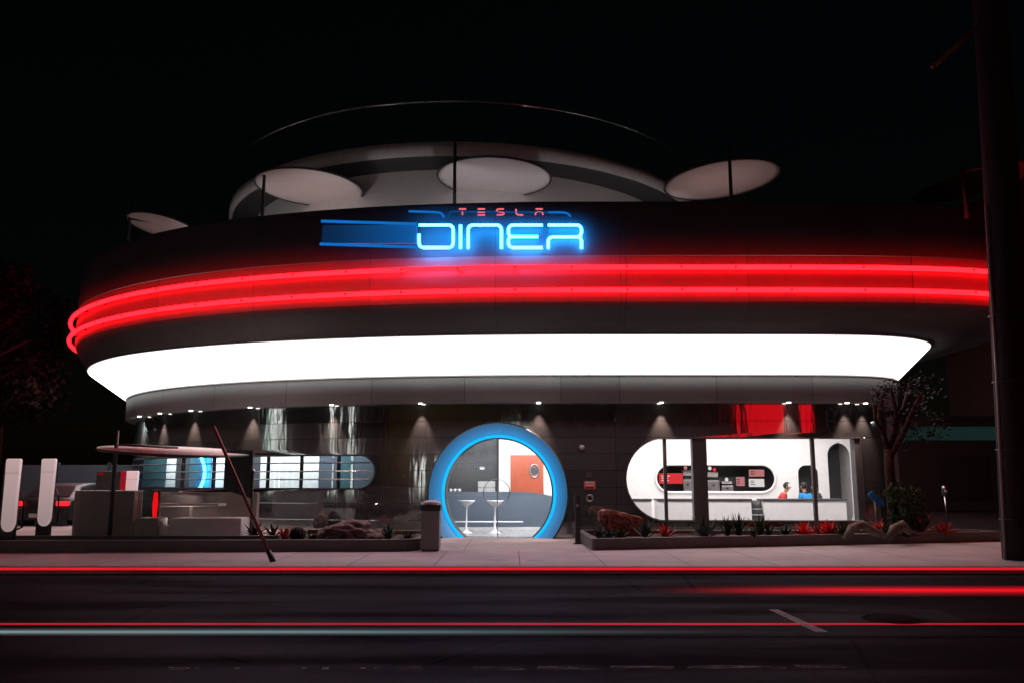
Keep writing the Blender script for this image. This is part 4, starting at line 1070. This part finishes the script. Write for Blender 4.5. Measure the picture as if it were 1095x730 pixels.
# parked car with tail lights behind the posts
cr = thing('parked_car', 'dark parked car showing its red tail light behind the charging posts', 'car', (-14.9, 27.0, -0.02))
def car(t):
    W = 0.93
    prof = [(0.0, 0.35), (0.02, 0.75), (0.08, 0.98), (0.45, 1.05), (1.1, 1.40), (2.0, 1.50), (2.7, 1.42), (3.5, 1.02), (4.4, 0.85), (4.7, 0.6), (4.7, 0.3)]
    bm = nb(); L = []
    for f, ws in ((-1, 0.80), (-0.92, 0.97), (-0.5, 1.0), (0, 1.0), (0.5, 1.0), (0.92, 0.97), (1, 0.80)):
        row = []
        for y, z in prof:
            k = 1.0 if z < 1.03 else 1.0 - (z - 1.03) * 0.45
            zz = z if abs(f) < 0.95 else 0.3 + (z - 0.3) * 0.93
            yy = y + (0.12 * f * f if y < 1 else (-0.12 * f * f if y > 4 else 0))
            row.append(bm.verts.new((f * W * k, yy, zz)))
        L.append(row)
    for a, b in zip(L, L[1:]):
        for k in range(len(prof) - 1): bm.faces.new((a[k], a[k + 1], b[k + 1], b[k])).smooth = True
        bm.faces.new((a[0], b[0], b[-1], a[-1]))
    bm.faces.new(L[0]); bm.faces.new(L[-1][::-1])
    body = obj('body', bm, 'carpaint', t)
    obj('rear_window', (lambda b: (b.faces.new([b.verts.new(v) for v in ((-0.66, 0.50, 1.085), (0.66, 0.50, 1.085), (0.58, 1.05, 1.40), (-0.58, 1.05, 1.40))]), b)[1])(nb()), 'black', t)
    for s in (-1, 1):
        obj('tail_light', bx(min(s * 0.52, s * 0.88), max(s * 0.52, s * 0.88), 0.0, 0.16, 0.80, 0.94, 0.02), 'tail', t)
        for y in (0.85, 3.85):
            T = Matrix.Translation((s * 0.84, y, 0.33)) @ Matrix.Rotation(R(90), 4, 'Y')
            w = obj('wheel', lathe(nb(), [(0.2, -0.1), (0.32, -0.11), (0.34, -0.05), (0.34, 0.05), (0.32, 0.11), (0.2, 0.1)], 24, mat=T), 'tyre', t)
            obj('rim', lathe(nb(), [(0, -0.09), (0.2, -0.1), (0.2, 0.1), (0, 0.09)], 16, mat=T), 'steel', w)
    obj('bumper', bx(-0.86, 0.86, -0.05, 0.15, 0.36, 0.62, 0.05), 'carpaint', t)
    obj('number_plate', bx(-0.26, 0.26, -0.062, -0.052, 0.44, 0.56), 'offwhite', t)
car(cr)
t = thing('fence', 'grey panel fence behind the charging posts', 'fence', (-15.6, 33, 0))
for i in range(5): obj('panel', bx(-4 + 2 * i, -4 + 2 * i + 1.94, 0, 0.06, 0.1, 2.15, 0.01), 'greyblue', t)
for i in range(6): obj('post', bx(-4.07 + 2 * i, -3.99 + 2 * i + 0.02, -0.04, 0.1, 0, 2.25), 'darkgrey', t)

# ------------------------------------------------------------------ rocks and plants
def rock(name, c, sx, sy, sz, mat, label, seed, rz=0.0, jag=0.35):
    bm = nb(); bmesh.ops.create_icosphere(bm, subdivisions=5, radius=1.0)
    for v in bm.verts:
        n = noise.noise(v.co * 1.1 + Vector((seed * 7.1, 0, 0))) * jag + noise.noise(v.co * 3.2 + Vector((0, seed * 3.3, 0))) * jag * 0.35 + noise.noise(v.co * 9 + Vector((0, seed * 3.3, 0))) * 0.05
        n += (0.5 - abs(noise.noise(v.co * 2.3 + Vector((seed, seed, 0))))) * 0.22 + noise.noise(v.co * 14) * 0.035
        v.co *= 1 + n
        v.co = Vector((v.co.x * sx, v.co.y * sy, max(v.co.z, -0.35) * sz))
    t = tag(obj(name, bm, mat, smooth=True), label, 'rock'); t.location = c; t.rotation_euler = (0, 0, rz); return t
def grd(u, v, z=0.2): p = ground(u, v, z); return p
p = grd(374, 574); rock('boulder', (p.x, p.y, 0.22), 0.78, 0.4, 0.36, 'rock', 'long low grey boulder in the left planter', 1)
p = grd(343, 566); rock('boulder', (p.x, p.y, 0.36), 0.20, 0.2, 0.30, 'darkrock', 'small dark upright rock left of the long boulder', 2, jag=0.2)
p = grd(388, 575); rock('boulder', (p.x + 0.3, p.y + 0.1, 0.2), 0.35, 0.3, 0.22, 'rock', 'small rock leaning on the right end of the long grey boulder', 5)
def wedge_rock():
    bm = nb()
    poly = [(-0.58, 0.30), (-0.56, 0.50), (-0.42, 0.56), (0.50, 0.36), (0.66, 0.12), (0.62, -0.15), (0.0, -0.2), (-0.40, 0.06)]
    prism(bm, poly, -0.3, 0.3, 0.05); bmesh.ops.triangulate(bm, faces=bm.faces[:]); bmesh.ops.subdivide_edges(bm, edges=bm.edges[:], cuts=6, use_grid_fill=True)
    for v in bm.verts:
        q = v.co.copy(); v.co += Vector((noise.noise(q * 7), noise.noise(q * 7 + Vector((9, 0, 0))), noise.noise(q * 7 + Vector((0, 9, 0))))) * 0.035 + Vector((noise.noise(q * 21), noise.noise(q * 21 + Vector((9, 0, 0))), noise.noise(q * 21 + Vector((0, 9, 0))))) * 0.014
    return bm
p = grd(665, 571); o = tag(obj('boulder', wedge_rock(), 'rockred'), 'slanted reddish boulder at the left end of the right planter', 'rock'); o.location = (p.x, p.y + 0.2, 0.27)
p = grd(921, 574); o = tag(obj('boulder', tube(nb(), [(-0.42, 0, -0.05), (-0.2, 0, 0.22), (0.05, 0.05, 0.30), (0.35, 0, 0.12), (0.6, -0.05, 0.02)], [0.06, 0.11, 0.12, 0.1, 0.06], 10), 'rock'), 'bent pale stone left of the tree trunk', 'rock'); o.location = (p.x, p.y, 0.2)
p = grd(962, 574); o = tag(obj('boulder', tube(nb(), [(-0.3, 0, -0.05), (-0.12, 0, 0.2), (0.1, 0.05, 0.28), (0.3, 0, 0.1)], [0.06, 0.12, 0.14, 0.07], 10), 'rock'), 'small pale stone just right of the tree trunk', 'rock'); o.location = (p.x, p.y, 0.2)

def blade(bm, base, az, el, L, w, curve, n=5):
    """one tapering leaf, arching outward"""
    d = Vector((math.cos(az), math.sin(az), 0)); sd = Vector((-math.sin(az), math.cos(az), 0))
    pos = Vector(base); prev = None
    for i in range(n + 1):
        f = i / n; ww = w * (0.75 + 1.2 * f * (1 - f)) * (1 - f ** 3)
        e = el - curve * f
        nrm = Vector((-math.sin(e) * d.x, -math.sin(e) * d.y, math.cos(e)))
        c = [bm.verts.new(pos - sd * ww + nrm * ww * 0.45), bm.verts.new(pos - nrm * ww * 0.05), bm.verts.new(pos + sd * ww + nrm * ww * 0.45)]
        if prev:
            for k in range(2): bm.faces.new((prev[k], prev[k + 1], c[k + 1], c[k])).smooth = True
        prev = c
        pos = pos + (d * math.cos(e) + Vector((0, 0, math.sin(e)))) * (L / n)
def rosette(bm, n, L, w, e0, e1, curve, rr):
    for i in range(n):
        az = i * 2.39996 + rr.uniform(-0.2, 0.2); f = i / n
        blade(bm, (0.02 * math.cos(az), 0.02 * math.sin(az), 0), az, e0 + (e1 - e0) * f + rr.uniform(-0.12, 0.12), L * rr.uniform(0.75, 1.1), w * rr.uniform(0.8, 1.1), curve * rr.uniform(0.5, 1.3))
    return bm
def plant(name, u, v, n, L, w, mat, label, e=(0.25, 1.45), curve=0.4, group=None, z=0.2):
    p = ground(u, v, z); rr = random.Random(int(u * 13 + v))
    o = tag(obj(name, rosette(nb(), n, L, w, e[0], e[1], curve, rr), mat), label, 'plant', group); o.location = (p.x, p.y, z - 0.02); return o
plant('agave', 690, 575, 16, 0.55, 0.05, 'agave', 'upright green agave just right of the reddish boulder', (0.7, 1.5), 0.1)
plant('agave', 641, 575, 18, 0.32, 0.05, 'agave', 'low dark agave at the front left corner of the right planter')
plant('agave', 652, 576, 16, 0.28, 0.05, 'agave', 'low green agave in front of the reddish boulder')
plant('agave', 664, 576, 16, 0.34, 0.05, 'leaf', 'dark leafy plant below the slanted face of the reddish boulder')
plant('red_agave', 712, 573, 26, 0.42, 0.035, 'redleaf', 'spiky red plant below the thin window mullion', (0.1, 1.4), 0.2)
plant('agave', 753, 575, 14, 0.58, 0.075, 'agave', 'large broad leaved agave in front of the thick window column', (0.5, 1.45), -0.15)
for u, v, L, lab in ((778, 573, 0.55, 'narrow upright yucca right of the thick column, first of the pair'), (790, 573, 0.62, 'narrow upright yucca right of the thick column, second of the pair'), (812, 573, 0.6, 'tall dark yucca under the grey pedestal'), (806, 575, 0.3, 'short yucca at the foot of the tall dark one under the pedestal'), (822, 573, 0.34, 'short spiky yucca right of the pedestal')):
    plant('yucca', u, v, 18, L, 0.03, 'leaf', lab, (0.9, 1.55), 0.1)
plant('agave', 840, 573, 18, 0.36, 0.04, 'leafdark', 'dark rosette left of the bright red plants')
plant('red_agave', 860, 573, 24, 0.42, 0.04, 'redlit', 'spiky plant with red light painted on, left of the red pair under the window', (0.3, 1.5), 0.1)
plant('red_agave', 874, 572, 20, 0.36, 0.03, 'redleaf', 'dull red spiky plant between the two bright red ones', (0.3, 1.5), 0.1)
plant('red_agave', 887, 572, 24, 0.42, 0.05, 'redlit', 'spiky plant with red light painted on, right of the red pair under the window', (0.5, 1.5), 0.05)
plant('yucca', 900, 573, 26, 0.42, 0.03, 'leaf', 'bushy green yucca left of the bent stone', (0.5, 1.5), 0.2)
plant('red_agave', 940, 568, 22, 0.42, 0.035, 'redleaf', 'dull red plant at the foot of the tree', (0.2, 1.4), 0.2)
plant('yucca', 950, 572, 24, 0.4, 0.03, 'leaf', 'green yucca between the stones at the tree foot', (0.3, 1.5), 0.2)
plant('yucca', 984, 570, 22, 0.75, 0.03, 'redleaf', 'tall thin leaved reddish yucca right of the tree', (0.6, 1.5), 0.15)
plant('agave', 970, 573, 20, 0.36, 0.05, 'leafdark', 'dark rosette between the small pale stone and the reddish yucca')
plant('red_agave', 1010, 571, 26, 0.46, 0.045, 'redleaf', 'wide low orange red agave at the right end of the planter', (0.05, 1.2), 0.1)
plant('agave', 416, 575, 18, 0.45, 0.03, 'agave', 'thin grey agave at the right end of the left planter', (0.5, 1.5), 0.15)
plant('red_agave', 304, 575, 22, 0.36, 0.035, 'redleaf', 'small orange red plant left of the round cactus', (0.3, 1.4), 0.2)
plant('agave', 292, 573, 18, 0.42, 0.04, 'leafdark', 'dark agave left of the small orange red plant', (0.3, 1.4), 0.2)
plant('agave', 272, 573, 18, 0.40, 0.04, 'leafdark', 'dark agave just behind the foot of the leaning red pole', (0.3, 1.4), 0.2)
plant('agave', 334, 576, 14, 0.24, 0.04, 'leafdark', 'very small dark plant between the round cactus and the boulder', (0.2, 1.2), 0.2)
plant('agave', 436, 576, 16, 0.26, 0.03, 'leafdark', 'small dark plant beside the litter bin', (0.2, 1.2), 0.2)
p = grd(318, 577); bm = nb(); bmesh.ops.create_uvsphere(bm, u_segments=48, v_segments=20, radius=0.18)
for v in bm.verts:
    a = math.atan2(v.co.y, v.co.x); k = 1 + 0.07 * math.cos(12 * a); v.co = Vector((v.co.x * k, v.co.y * k, v.co.z * 1.0))
o = tag(obj('barrel_cactus', bm, 'leafdark', smooth=True), 'round ribbed barrel cactus in the left planter', 'cactus'); o.location = (p.x, p.y, 0.33)

def tree(name, label, base, limbs, clumps, mat, leafsize, nleaf, seed, group=None, trunk_mat='bark'):
    rr = random.Random(seed); t = thing(name, label, 'tree', base, group=group)
    bm = nb()
    for pts, r0, r1 in limbs:
        n = len(pts); tube(bm, pts, [r0 + (r1 - r0) * i / (n - 1) for i in range(n)], 10)
    obj('trunk', bm, trunk_mat, t)
    bm = nb()
    for (cx_, cy_, cz_, rx, ry, rz, k) in clumps:
        for i in range(int(nleaf * k)):
            while True:
                q = Vector((rr.uniform(-1, 1), rr.uniform(-1, 1), rr.uniform(-1, 1)))
                if 0.05 < q.length < 1: break
            q *= (0.5 + 0.5 * rr.random()) / max(0.45, q.length) * q.length ** 0.4 if q.length else 1
            c = Vector((cx_ + q.x * rx, cy_ + q.y * ry, cz_ + q.z * rz))
            if noise.noise(c * (1.6 / max(rx, 0.4)) + Vector((seed, 0, 0))) < -0.08: continue
            a = Vector((rr.uniform(-1, 1), rr.uniform(-1, 1), rr.uniform(-1, 0.6))).normalized(); b = a.cross(Vector((rr.uniform(-1, 1), rr.uniform(-1, 1), rr.uniform(-1, 1)))).normalized()
            L = leafsize * rr.uniform(0.6, 1.3)
            vs = [bm.verts.new(c), bm.verts.new(c + a * L * 0.5 + b * L * 0.22), bm.verts.new(c + a * L), bm.verts.new(c + a * L * 0.5 - b * L * 0.22)]
            bm.faces.new(vs)
    obj('crown', bm, mat, t)
    return t
bp = Vector((at(951, 560, 22.7).x, 22.7, 0.15))
def off(u, v, dd=0.0): return at(u, v, 22.7 + dd) - bp
tree('street_tree', 'twisting red lit tree in the planter at the corner of the diner', bp,
     [([off(955, 572), off(955, 545), off(953, 520), off(951, 500), off(950, 480)], 0.15, 0.12),
      ([off(950, 482), off(945, 465), off(940, 445), off(942, 425, 0.1)], 0.085, 0.05), ([off(951, 482), off(957, 460), off(958, 440), off(952, 415, -0.1)], 0.08, 0.05),
      ([off(951, 490), off(965, 465, -0.2), off(975, 440, -0.3), off(985, 420, -0.3)], 0.09, 0.03), ([off(946, 466), off(936, 448, -0.2), off(934, 430, -0.2)], 0.06, 0.03),
      ([off(956, 455), off(966, 435, 0.2), off(972, 412, 0.3)], 0.07, 0.03)],
     [(*off(955, 425), 0.75, 0.7, 0.55, 1.0), (*off(980, 440), 0.75, 0.7, 0.6, 0.8), (*off(975, 465), 0.6, 0.5, 0.5, 0.5), (*off(990, 415), 0.6, 0.6, 0.5, 0.5), (*off(1000, 455), 0.5, 0.5, 0.5, 0.25)],
     'leafcorner', 0.10, 1100, 3, trunk_mat='barkdark')
sb = Vector((at(968, 570, 22.4).x, 22.4, 0.15))
tree('shrub', 'dense dark green shrub growing round the tree trunk', sb, [([(0, 0, 0), (0.02, 0, 0.5), (-0.03, 0.02, 1.0)], 0.03, 0.01), ([(0, 0, 0.1), (0.2, 0, 0.5), (0.3, 0.1, 0.9)], 0.02, 0.01)],
     [(0.0, 0, 0.65, 0.45, 0.4, 0.6, 1.0), (0.28, 0, 0.95, 0.35, 0.35, 0.4, 0.6), (-0.2, 0, 1.1, 0.3, 0.3, 0.35, 0.5), (0.35, 0, 0.4, 0.35, 0.3, 0.35, 0.5)], 'leaf', 0.10, 1500, 5)
for i, (x, y, h, lab) in enumerate(((-22.5, 34, 10.5, 'tall dark tree at the far left edge, nearest the street'), (-25.5, 40, 12.0, 'tall dark tree behind the left end of the neon rings'), (-28, 46, 13.0, 'dark tree farthest back at the left edge'))):
    rr = random.Random(40 + i)
    limbs = [([(0, 0, 0), (0.1, 0, h * 0.25), (0.0, 0.1, h * 0.5), (0.15, 0, h * 0.8)], 0.28, 0.06)]
    for k in range(7):
        a = rr.uniform(0, 6.28); z0 = h * rr.uniform(0.3, 0.65); l = h * rr.uniform(0.18, 0.28)
        limbs.append(([(0, 0, z0), (math.cos(a) * l * 0.5, math.sin(a) * l * 0.5, z0 + l * 0.5), (math.cos(a) * l, math.sin(a) * l, z0 + l * 0.85)], 0.10, 0.03))
    cl = [(rr.uniform(-0.2, 0.2) * h, rr.uniform(-0.2, 0.2) * h, h * rr.uniform(0.42, 0.95), h * 0.13, h * 0.13, h * 0.1, 1.0) for _ in range(11)]
    tree('background_tree', lab, (x, y, -0.1), limbs, cl, 'leafcorner', 0.34, 650, 50 + i, 'dark trees at the left', trunk_mat='barkdark')

# ------------------------------------------------------------------ neighbours
b1 = thing('apartment_building', 'dark apartment block with balconies behind the utility pole', 'building', (31, 36, 0))
obj('wall', bx(-5, 14, 0, 14, 0, 17), plain('dark_stucco', (0.006, 0.006, 0.006), 0.85, bump=0.2), b1)
for fl in range(5):
    z = 3.0 + fl * 2.9
    obj('balcony', bx(-4.6, 3.5, -1.25, -0.002, z, z + 0.16), 'taupe', b1)
    bm = nb()
    for zz in (0.35, 0.6, 0.85, 1.1): box(bm, -4.6, 3.5, -1.25, -1.21, z + zz, z + zz + 0.05)
    for xx in range(9): box(bm, -4.6 + xx, -4.56 + xx, -1.30, -1.26, z + 0.1, z + 1.15)
    obj('railing', bm, 'steel', b1)
    for xx in (-3.8, -0.2): obj('window', bx(xx, xx + 2.2, -0.03, -0.001, z + 0.2, z + 2.3), 'black', b1)
b2 = thing('corner_shop', 'low dark shop crossed by a dim teal vehicle light trail beyond the side street', 'building', (30, 44, 0))
obj('wall', bx(-10, 12, 0, 8, 0, 4.6), plain('dark_brick', (0.012, 0.009, 0.009), 0.9, bump=0.4), b2)
obj('teal_trail', bx(-9.8, 12, -0.12, -0.01, 3.6, 4.3), 'tealtrail', b2)  # glowing strip drawn for a passing vehicle's light trail
obj('roof', bx(-10.2, 12.2, -0.2, 8.2, 4.6, 4.85), 'black', b2)
for xx in (-8, -4, 0): obj('window', bx(xx, xx + 2.6, -0.05, -0.005, 0.6, 2.8), 'black', b2)

# gallery across the street, seen mirrored in the door glass and chrome panels
gl = thing('gallery_building', 'white walled gallery across the street mirrored in the door glass', 'building', (0, -8.6, 0))
obj('wall', bx(-16, 16, -6, 0, 0, 5.2), plain('gallery_wall', (0.42, 0.41, 0.40), 0.8), gl)
for x0, x1 in ((-15.6, -14.9), (-12.6, -10.4)): 
    w = obj('window', bx(x0 - 0.1, x1 + 0.1, 0.002, 0.06, 0.4, 3.0), 'black', gl); obj('pane', bx(x0, x1, 0.062, 0.075, 0.5, 2.9), 'shopwin', w)
def text(s, size, loc, mat, parent, name):
    cu = bpy.data.curves.new('t', 'FONT'); cu.body = s; cu.size = size; cu.extrude = 0.03; cu.align_x = 'CENTER'
    o = bpy.data.objects.new('t', cu); me = bpy.data.meshes.new_from_object(o); bpy.data.objects.remove(o)
    me.transform(Matrix.Translation(loc) @ Matrix.Rotation(math.pi, 4, 'Z') @ Matrix.Rotation(R(90), 4, 'X'))
    return obj(name, me, mat, parent)
text('Jeffrey Deitch', 0.78, (-2.45, 0.05, 3.25), 'black', gl, 'lettering')
for x in (-4.0, -2.2):
    spot((x, -7.0, 5.5), (x, -8.6, 3.5), 1500, 80, 0.8, (1, 0.95, 0.9), 0.1)
    obj('sign_lamp', bx(x - 0.15, x + 0.15, 1.1, 1.35, 5.6, 5.75, 0.02), 'black', gl)
    obj('lamp_arm', tube(nb(), [(x, 0.0, 5.1), (x, 1.2, 5.68)], 0.03, 6), 'black', gl)

ob = thing('office_building', 'office block across the street with tall lit windows mirrored in the chrome wall', 'building', (-44, -8.6, 0))
obj('wall', bx(-20, 17, -10, 0, 0, 10.5), plain('office_wall', (0.12, 0.12, 0.125), 0.8), ob)
M['tealwin'] = glow('teal_window', (0.40, 0.85, 0.72), 0.55); M['shopwin2'] = glow('tall_window', (1.0, 0.94, 0.86), 5.0)
for x0, x1, m, z1 in ((-16.4, -15.2, 'shopwin2', 9.4), (-13.9, -13.2, 'shopwin2', 8.8), (-11.2, -10.4, 'shopwin2', 9.4), (10.2, 10.75, 'shopwin2', 8), (15.1, 15.6, 'shopwin2', 8)):  # lit panes placed and sized for the streaks mirrored in the chrome
    if x0 < -20: continue
    w = obj('window', bx(x0 - 0.08, x1 + 0.08, 0.002, 0.06, 0.3, z1 + 0.1), 'black', ob); obj('pane', bx(x0, x1, 0.062, 0.075, 0.4, z1), m, w)
w = obj('window', bx(-19.6, -17.4, 0.002, 0.06, 0.3, 9.5), 'black', ob); obj('pane', bx(-19.5, -17.5, 0.062, 0.075, 0.4, 9.4), 'tealwin', w)
rs = thing('red_lit_shop', 'shop across the street with a long red lit sign box mirrored over the dining window', 'building', (18.4, -8.6, 0))
obj('wall', bx(-4.2, 6, -8, 0, 0, 8), plain('shop_wall', (0.10, 0.09, 0.09), 0.8), rs)
obj('sign_box', bx(-2.8, 5.9, 0.002, 0.3, 4.3, 6.9, 0.03), glow('red_sign_box', (1.0, 0.004, 0.012), 2.2), rs)
obj('door', bx(-1, 0.2, 0.002, 0.05, 0, 2.3), 'black', rs)

# ------------------------------------------------------------------ diners
def skin(verts, edges, root=0, sub=2):
    me = bpy.data.meshes.new('s'); me.from_pydata([v[0] for v in verts], edges, [])
    o = bpy.data.objects.new('s', me); COL.objects.link(o)
    m = o.modifiers.new('k', 'SKIN'); m.use_smooth_shade = True
    sv = me.skin_vertices[0].data
    for i, v in enumerate(verts):
        r = v[1]; sv[i].radius = r if isinstance(r, tuple) else (r, r); sv[i].use_root = (i == root)
    s = o.modifiers.new('u', 'SUBSURF'); s.levels = sub; s.render_levels = sub
    dg = bpy.context.evaluated_depsgraph_get(); r = bpy.data.meshes.new_from_object(o.evaluated_get(dg))
    bpy.data.objects.remove(o); r.materials.clear(); return r
def person(loc, rz, label, shirt, lean=0.0):
    t = thing('person', label, 'person', loc, rz, 'diners seated behind the white counter')
    def L(x, y, z): return (x + (z - 0.5) * lean if z > 0.5 else x, y, z)      # faces +x, seat at z 0.48
    V = [(L(0, 0, 0.55), (0.13, 0.16)), (L(0, 0, 0.75), (0.12, 0.15)), (L(0.01, 0, 0.98), (0.12, 0.17)), (L(0.01, 0, 1.08), (0.055, 0.06)), (L(0.03, 0, 1.14), 0.055), (L(0.04, 0, 1.23), (0.085, 0.095)), (L(0.05, 0, 1.31), (0.085, 0.085))]
    E = [(0, 1), (1, 2), (2, 3), (3, 4), (4, 5), (5, 6)]
    for s in (-1, 1):
        b = len(V)
        V += [(L(0.01, s * 0.19, 1.02), 0.055), (L(0.08, s * 0.22, 0.78), 0.043), (L(0.30, s * 0.14, 0.80), 0.034), (L(0.38, s * 0.12, 0.81), (0.02, 0.04))]
        E += [(2, b), (b, b + 1), (b + 1, b + 2), (b + 2, b + 3)]
        for k, (dy, ln) in enumerate(((-0.034, 0.06), (-0.012, 0.085), (0.010, 0.09), (0.03, 0.08))):
            c = len(V); V += [(L(0.38 + ln * 0.55, s * 0.12 + dy, 0.815), 0.010), (L(0.38 + ln, s * 0.12 + dy, 0.800), 0.008)]; E += [(b + 3, c), (c, c + 1)]
        c = len(V); V += [(L(0.39, s * 0.12 - s * 0.055, 0.81), 0.011), (L(0.43, s * 0.12 - s * 0.07, 0.805), 0.009)]; E += [(b + 3, c), (c, c + 1)]
        b = len(V)
        V += [((0.06, s * 0.10, 0.52), 0.085), ((0.44, s * 0.11, 0.52), 0.06), ((0.42, s * 0.11, 0.12), 0.042), ((0.50, s * 0.11, 0.05), 0.035)]
        E += [(0, b), (b, b + 1), (b + 1, b + 2), (b + 2, b + 3)]
    body = obj('body', skin(V, E), 'skin', t)
    Vs = [(L(0, 0, 0.50), (0.155, 0.185)), (L(0, 0, 0.75), (0.14, 0.175)), (L(0.01, 0, 0.97), (0.14, 0.19)), (L(0.01, 0, 1.07), (0.085, 0.11))]; Es = [(0, 1), (1, 2), (2, 3)]
    for s in (-1, 1):
        b = len(Vs); Vs += [(L(0.01, s * 0.195, 1.015), 0.078), (L(0.05, s * 0.22, 0.86), 0.066)]; Es += [(2, b), (b, b + 1)]
    obj('shirt', skin(Vs, Es), shirt, t)
    Vt = [((0, 0, 0.53), (0.16, 0.185))]; Et = []
    for s in (-1, 1):
        b = len(Vt); Vt += [((0.08, s * 0.10, 0.52), 0.10), ((0.44, s * 0.11, 0.53), 0.075), ((0.42, s * 0.11, 0.16), 0.06)]; Et += [(0, b), (b, b + 1), (b + 1, b + 2)]
    obj('trousers', skin(Vt, Et), 'denim', t)
    hx = L(0.03, 0, 1.27); bm = nb(); bmesh.ops.create_uvsphere(bm, u_segments=24, v_segments=16, radius=0.112)
    bmesh.ops.delete(bm, geom=[v for v in bm.verts if v.co.x > 0.045 and v.co.z < 0.045], context='VERTS')
    for v in bm.verts: v.co = Vector((hx[0] - 0.005 + v.co.x * 1.02, v.co.y * 0.95, hx[2] + 0.035 + v.co.z * 1.05))
    obj('hair', bm, 'hair', t, smooth=True)
    bm = nb()
    for s in (-1, 1): lathe(bm, [(0, 0.008), (0.012, 0.006), (0.014, 0)], 10, mat=Matrix.Translation((hx[0] + 0.098, s * 0.035, hx[2] + 0.01)) @ Matrix.Rotation(R(90), 4, 'Y'))
    obj('eyes', bm, 'black', t)
    bm = nb(); tube(bm, [(hx[0] + 0.095, 0, hx[2] + 0.01), (hx[0] + 0.122, 0, hx[2] - 0.025), (hx[0] + 0.10, 0, hx[2] - 0.035)], [0.008, 0.014, 0.01], 8)
    for s in (-1, 1): tube(bm, [(hx[0], s * 0.095, hx[2] + 0.02), (hx[0] - 0.015, s * 0.115, hx[2]), (hx[0], s * 0.097, hx[2] - 0.03)], [0.012, 0.018, 0.01], 8)
    tube(bm, [(hx[0] + 0.095, -0.025, hx[2] - 0.06), (hx[0] + 0.101, 0, hx[2] - 0.058), (hx[0] + 0.095, 0.025, hx[2] - 0.06)], 0.007, 6)
    obj('face', bm, 'skin', t)
    return t
def chair(loc, rz, label):
    t = thing('dining_chair', label, 'chair', loc, rz, 'chairs of the seated diners')
    obj('seat', bx(-0.22, 0.22, -0.22, 0.22, 0.40, 0.45, 0.015), 'white_gloss', t)
    obj('backrest', bx(-0.26, -0.22, -0.21, 0.21, 0.46, 0.85, 0.01), 'white_gloss', t)
    for a in (-1, 1):
        for b in (-1, 1): obj('leg', tube(nb(), [(a * 0.18, b * 0.18, 0.40), (a * 0.2, b * 0.2, 0)], 0.016, 8), 'steel', t)
for u, y, rz, lab, sh, ln, ty in ((831, 26.9, R(-20), 'person with black hair in a red shirt leaning forward at the counter', 'shirtred', 0.35, 0.0), (863, 26.7, R(115), 'person in a bright blue shirt seen from behind at the counter', 'shirtblue', 0.15, 0.0), (875, 27.4, R(175), 'person with dark hair half hidden behind the one in blue', 'shirtdark', 0.1, 0.0)):
    p = at(u, 520, y); z0 = 0.10
    chair((p.x, y, z0), rz, 'white chair under the ' + {'shirtred': 'person in red', 'shirtblue': 'person in blue', 'shirtdark': 'half hidden dark haired person'}[sh])
    person((p.x, y, z0), rz, lab, sh, ln)

# ------------------------------------------------------------------ night sky and moon
w = bpy.data.worlds.new('World'); scene.world = w; w.use_nodes = True
nt = w.node_tree; nt.nodes.clear()
sky = nt.nodes.new('ShaderNodeTexSky'); sky.sky_type = 'NISHITA'; sky.sun_disc = False; sky.sun_elevation = R(4); sky.sun_rotation = R(200)
bg = nt.nodes.new('ShaderNodeBackground'); bg.inputs[1].default_value = 0.0006
ot = nt.nodes.new('ShaderNodeOutputWorld')
nt.links.new(sky.outputs[0], bg.inputs[0]); nt.links.new(bg.outputs[0], ot.inputs[0])
sun = bpy.data.lights.new('moon', 'SUN'); sun.energy = 0.004; sun.angle = R(0.5); sun.color = (1, 0.95, 0.9)
so = bpy.data.objects.new('moon_light', sun); COL.objects.link(so); so.rotation_euler = (R(60), 0, R(20))

scene.render.engine = 'CYCLES'
scene.cycles.use_denoising = True
scene.cycles.max_bounces = 6; scene.cycles.diffuse_bounces = 3; scene.cycles.glossy_bounces = 3; scene.cycles.adaptive_threshold = 0.02; scene.cycles.transparent_max_bounces = 16
scene.cycles.sample_clamp_indirect = 4.0; scene.cycles.caustics_reflective = False; scene.cycles.caustics_refractive = False
scene.view_settings.view_transform = 'Standard'; scene.view_settings.look = 'None'; scene.view_settings.exposure = 0; scene.view_settings.gamma = 1
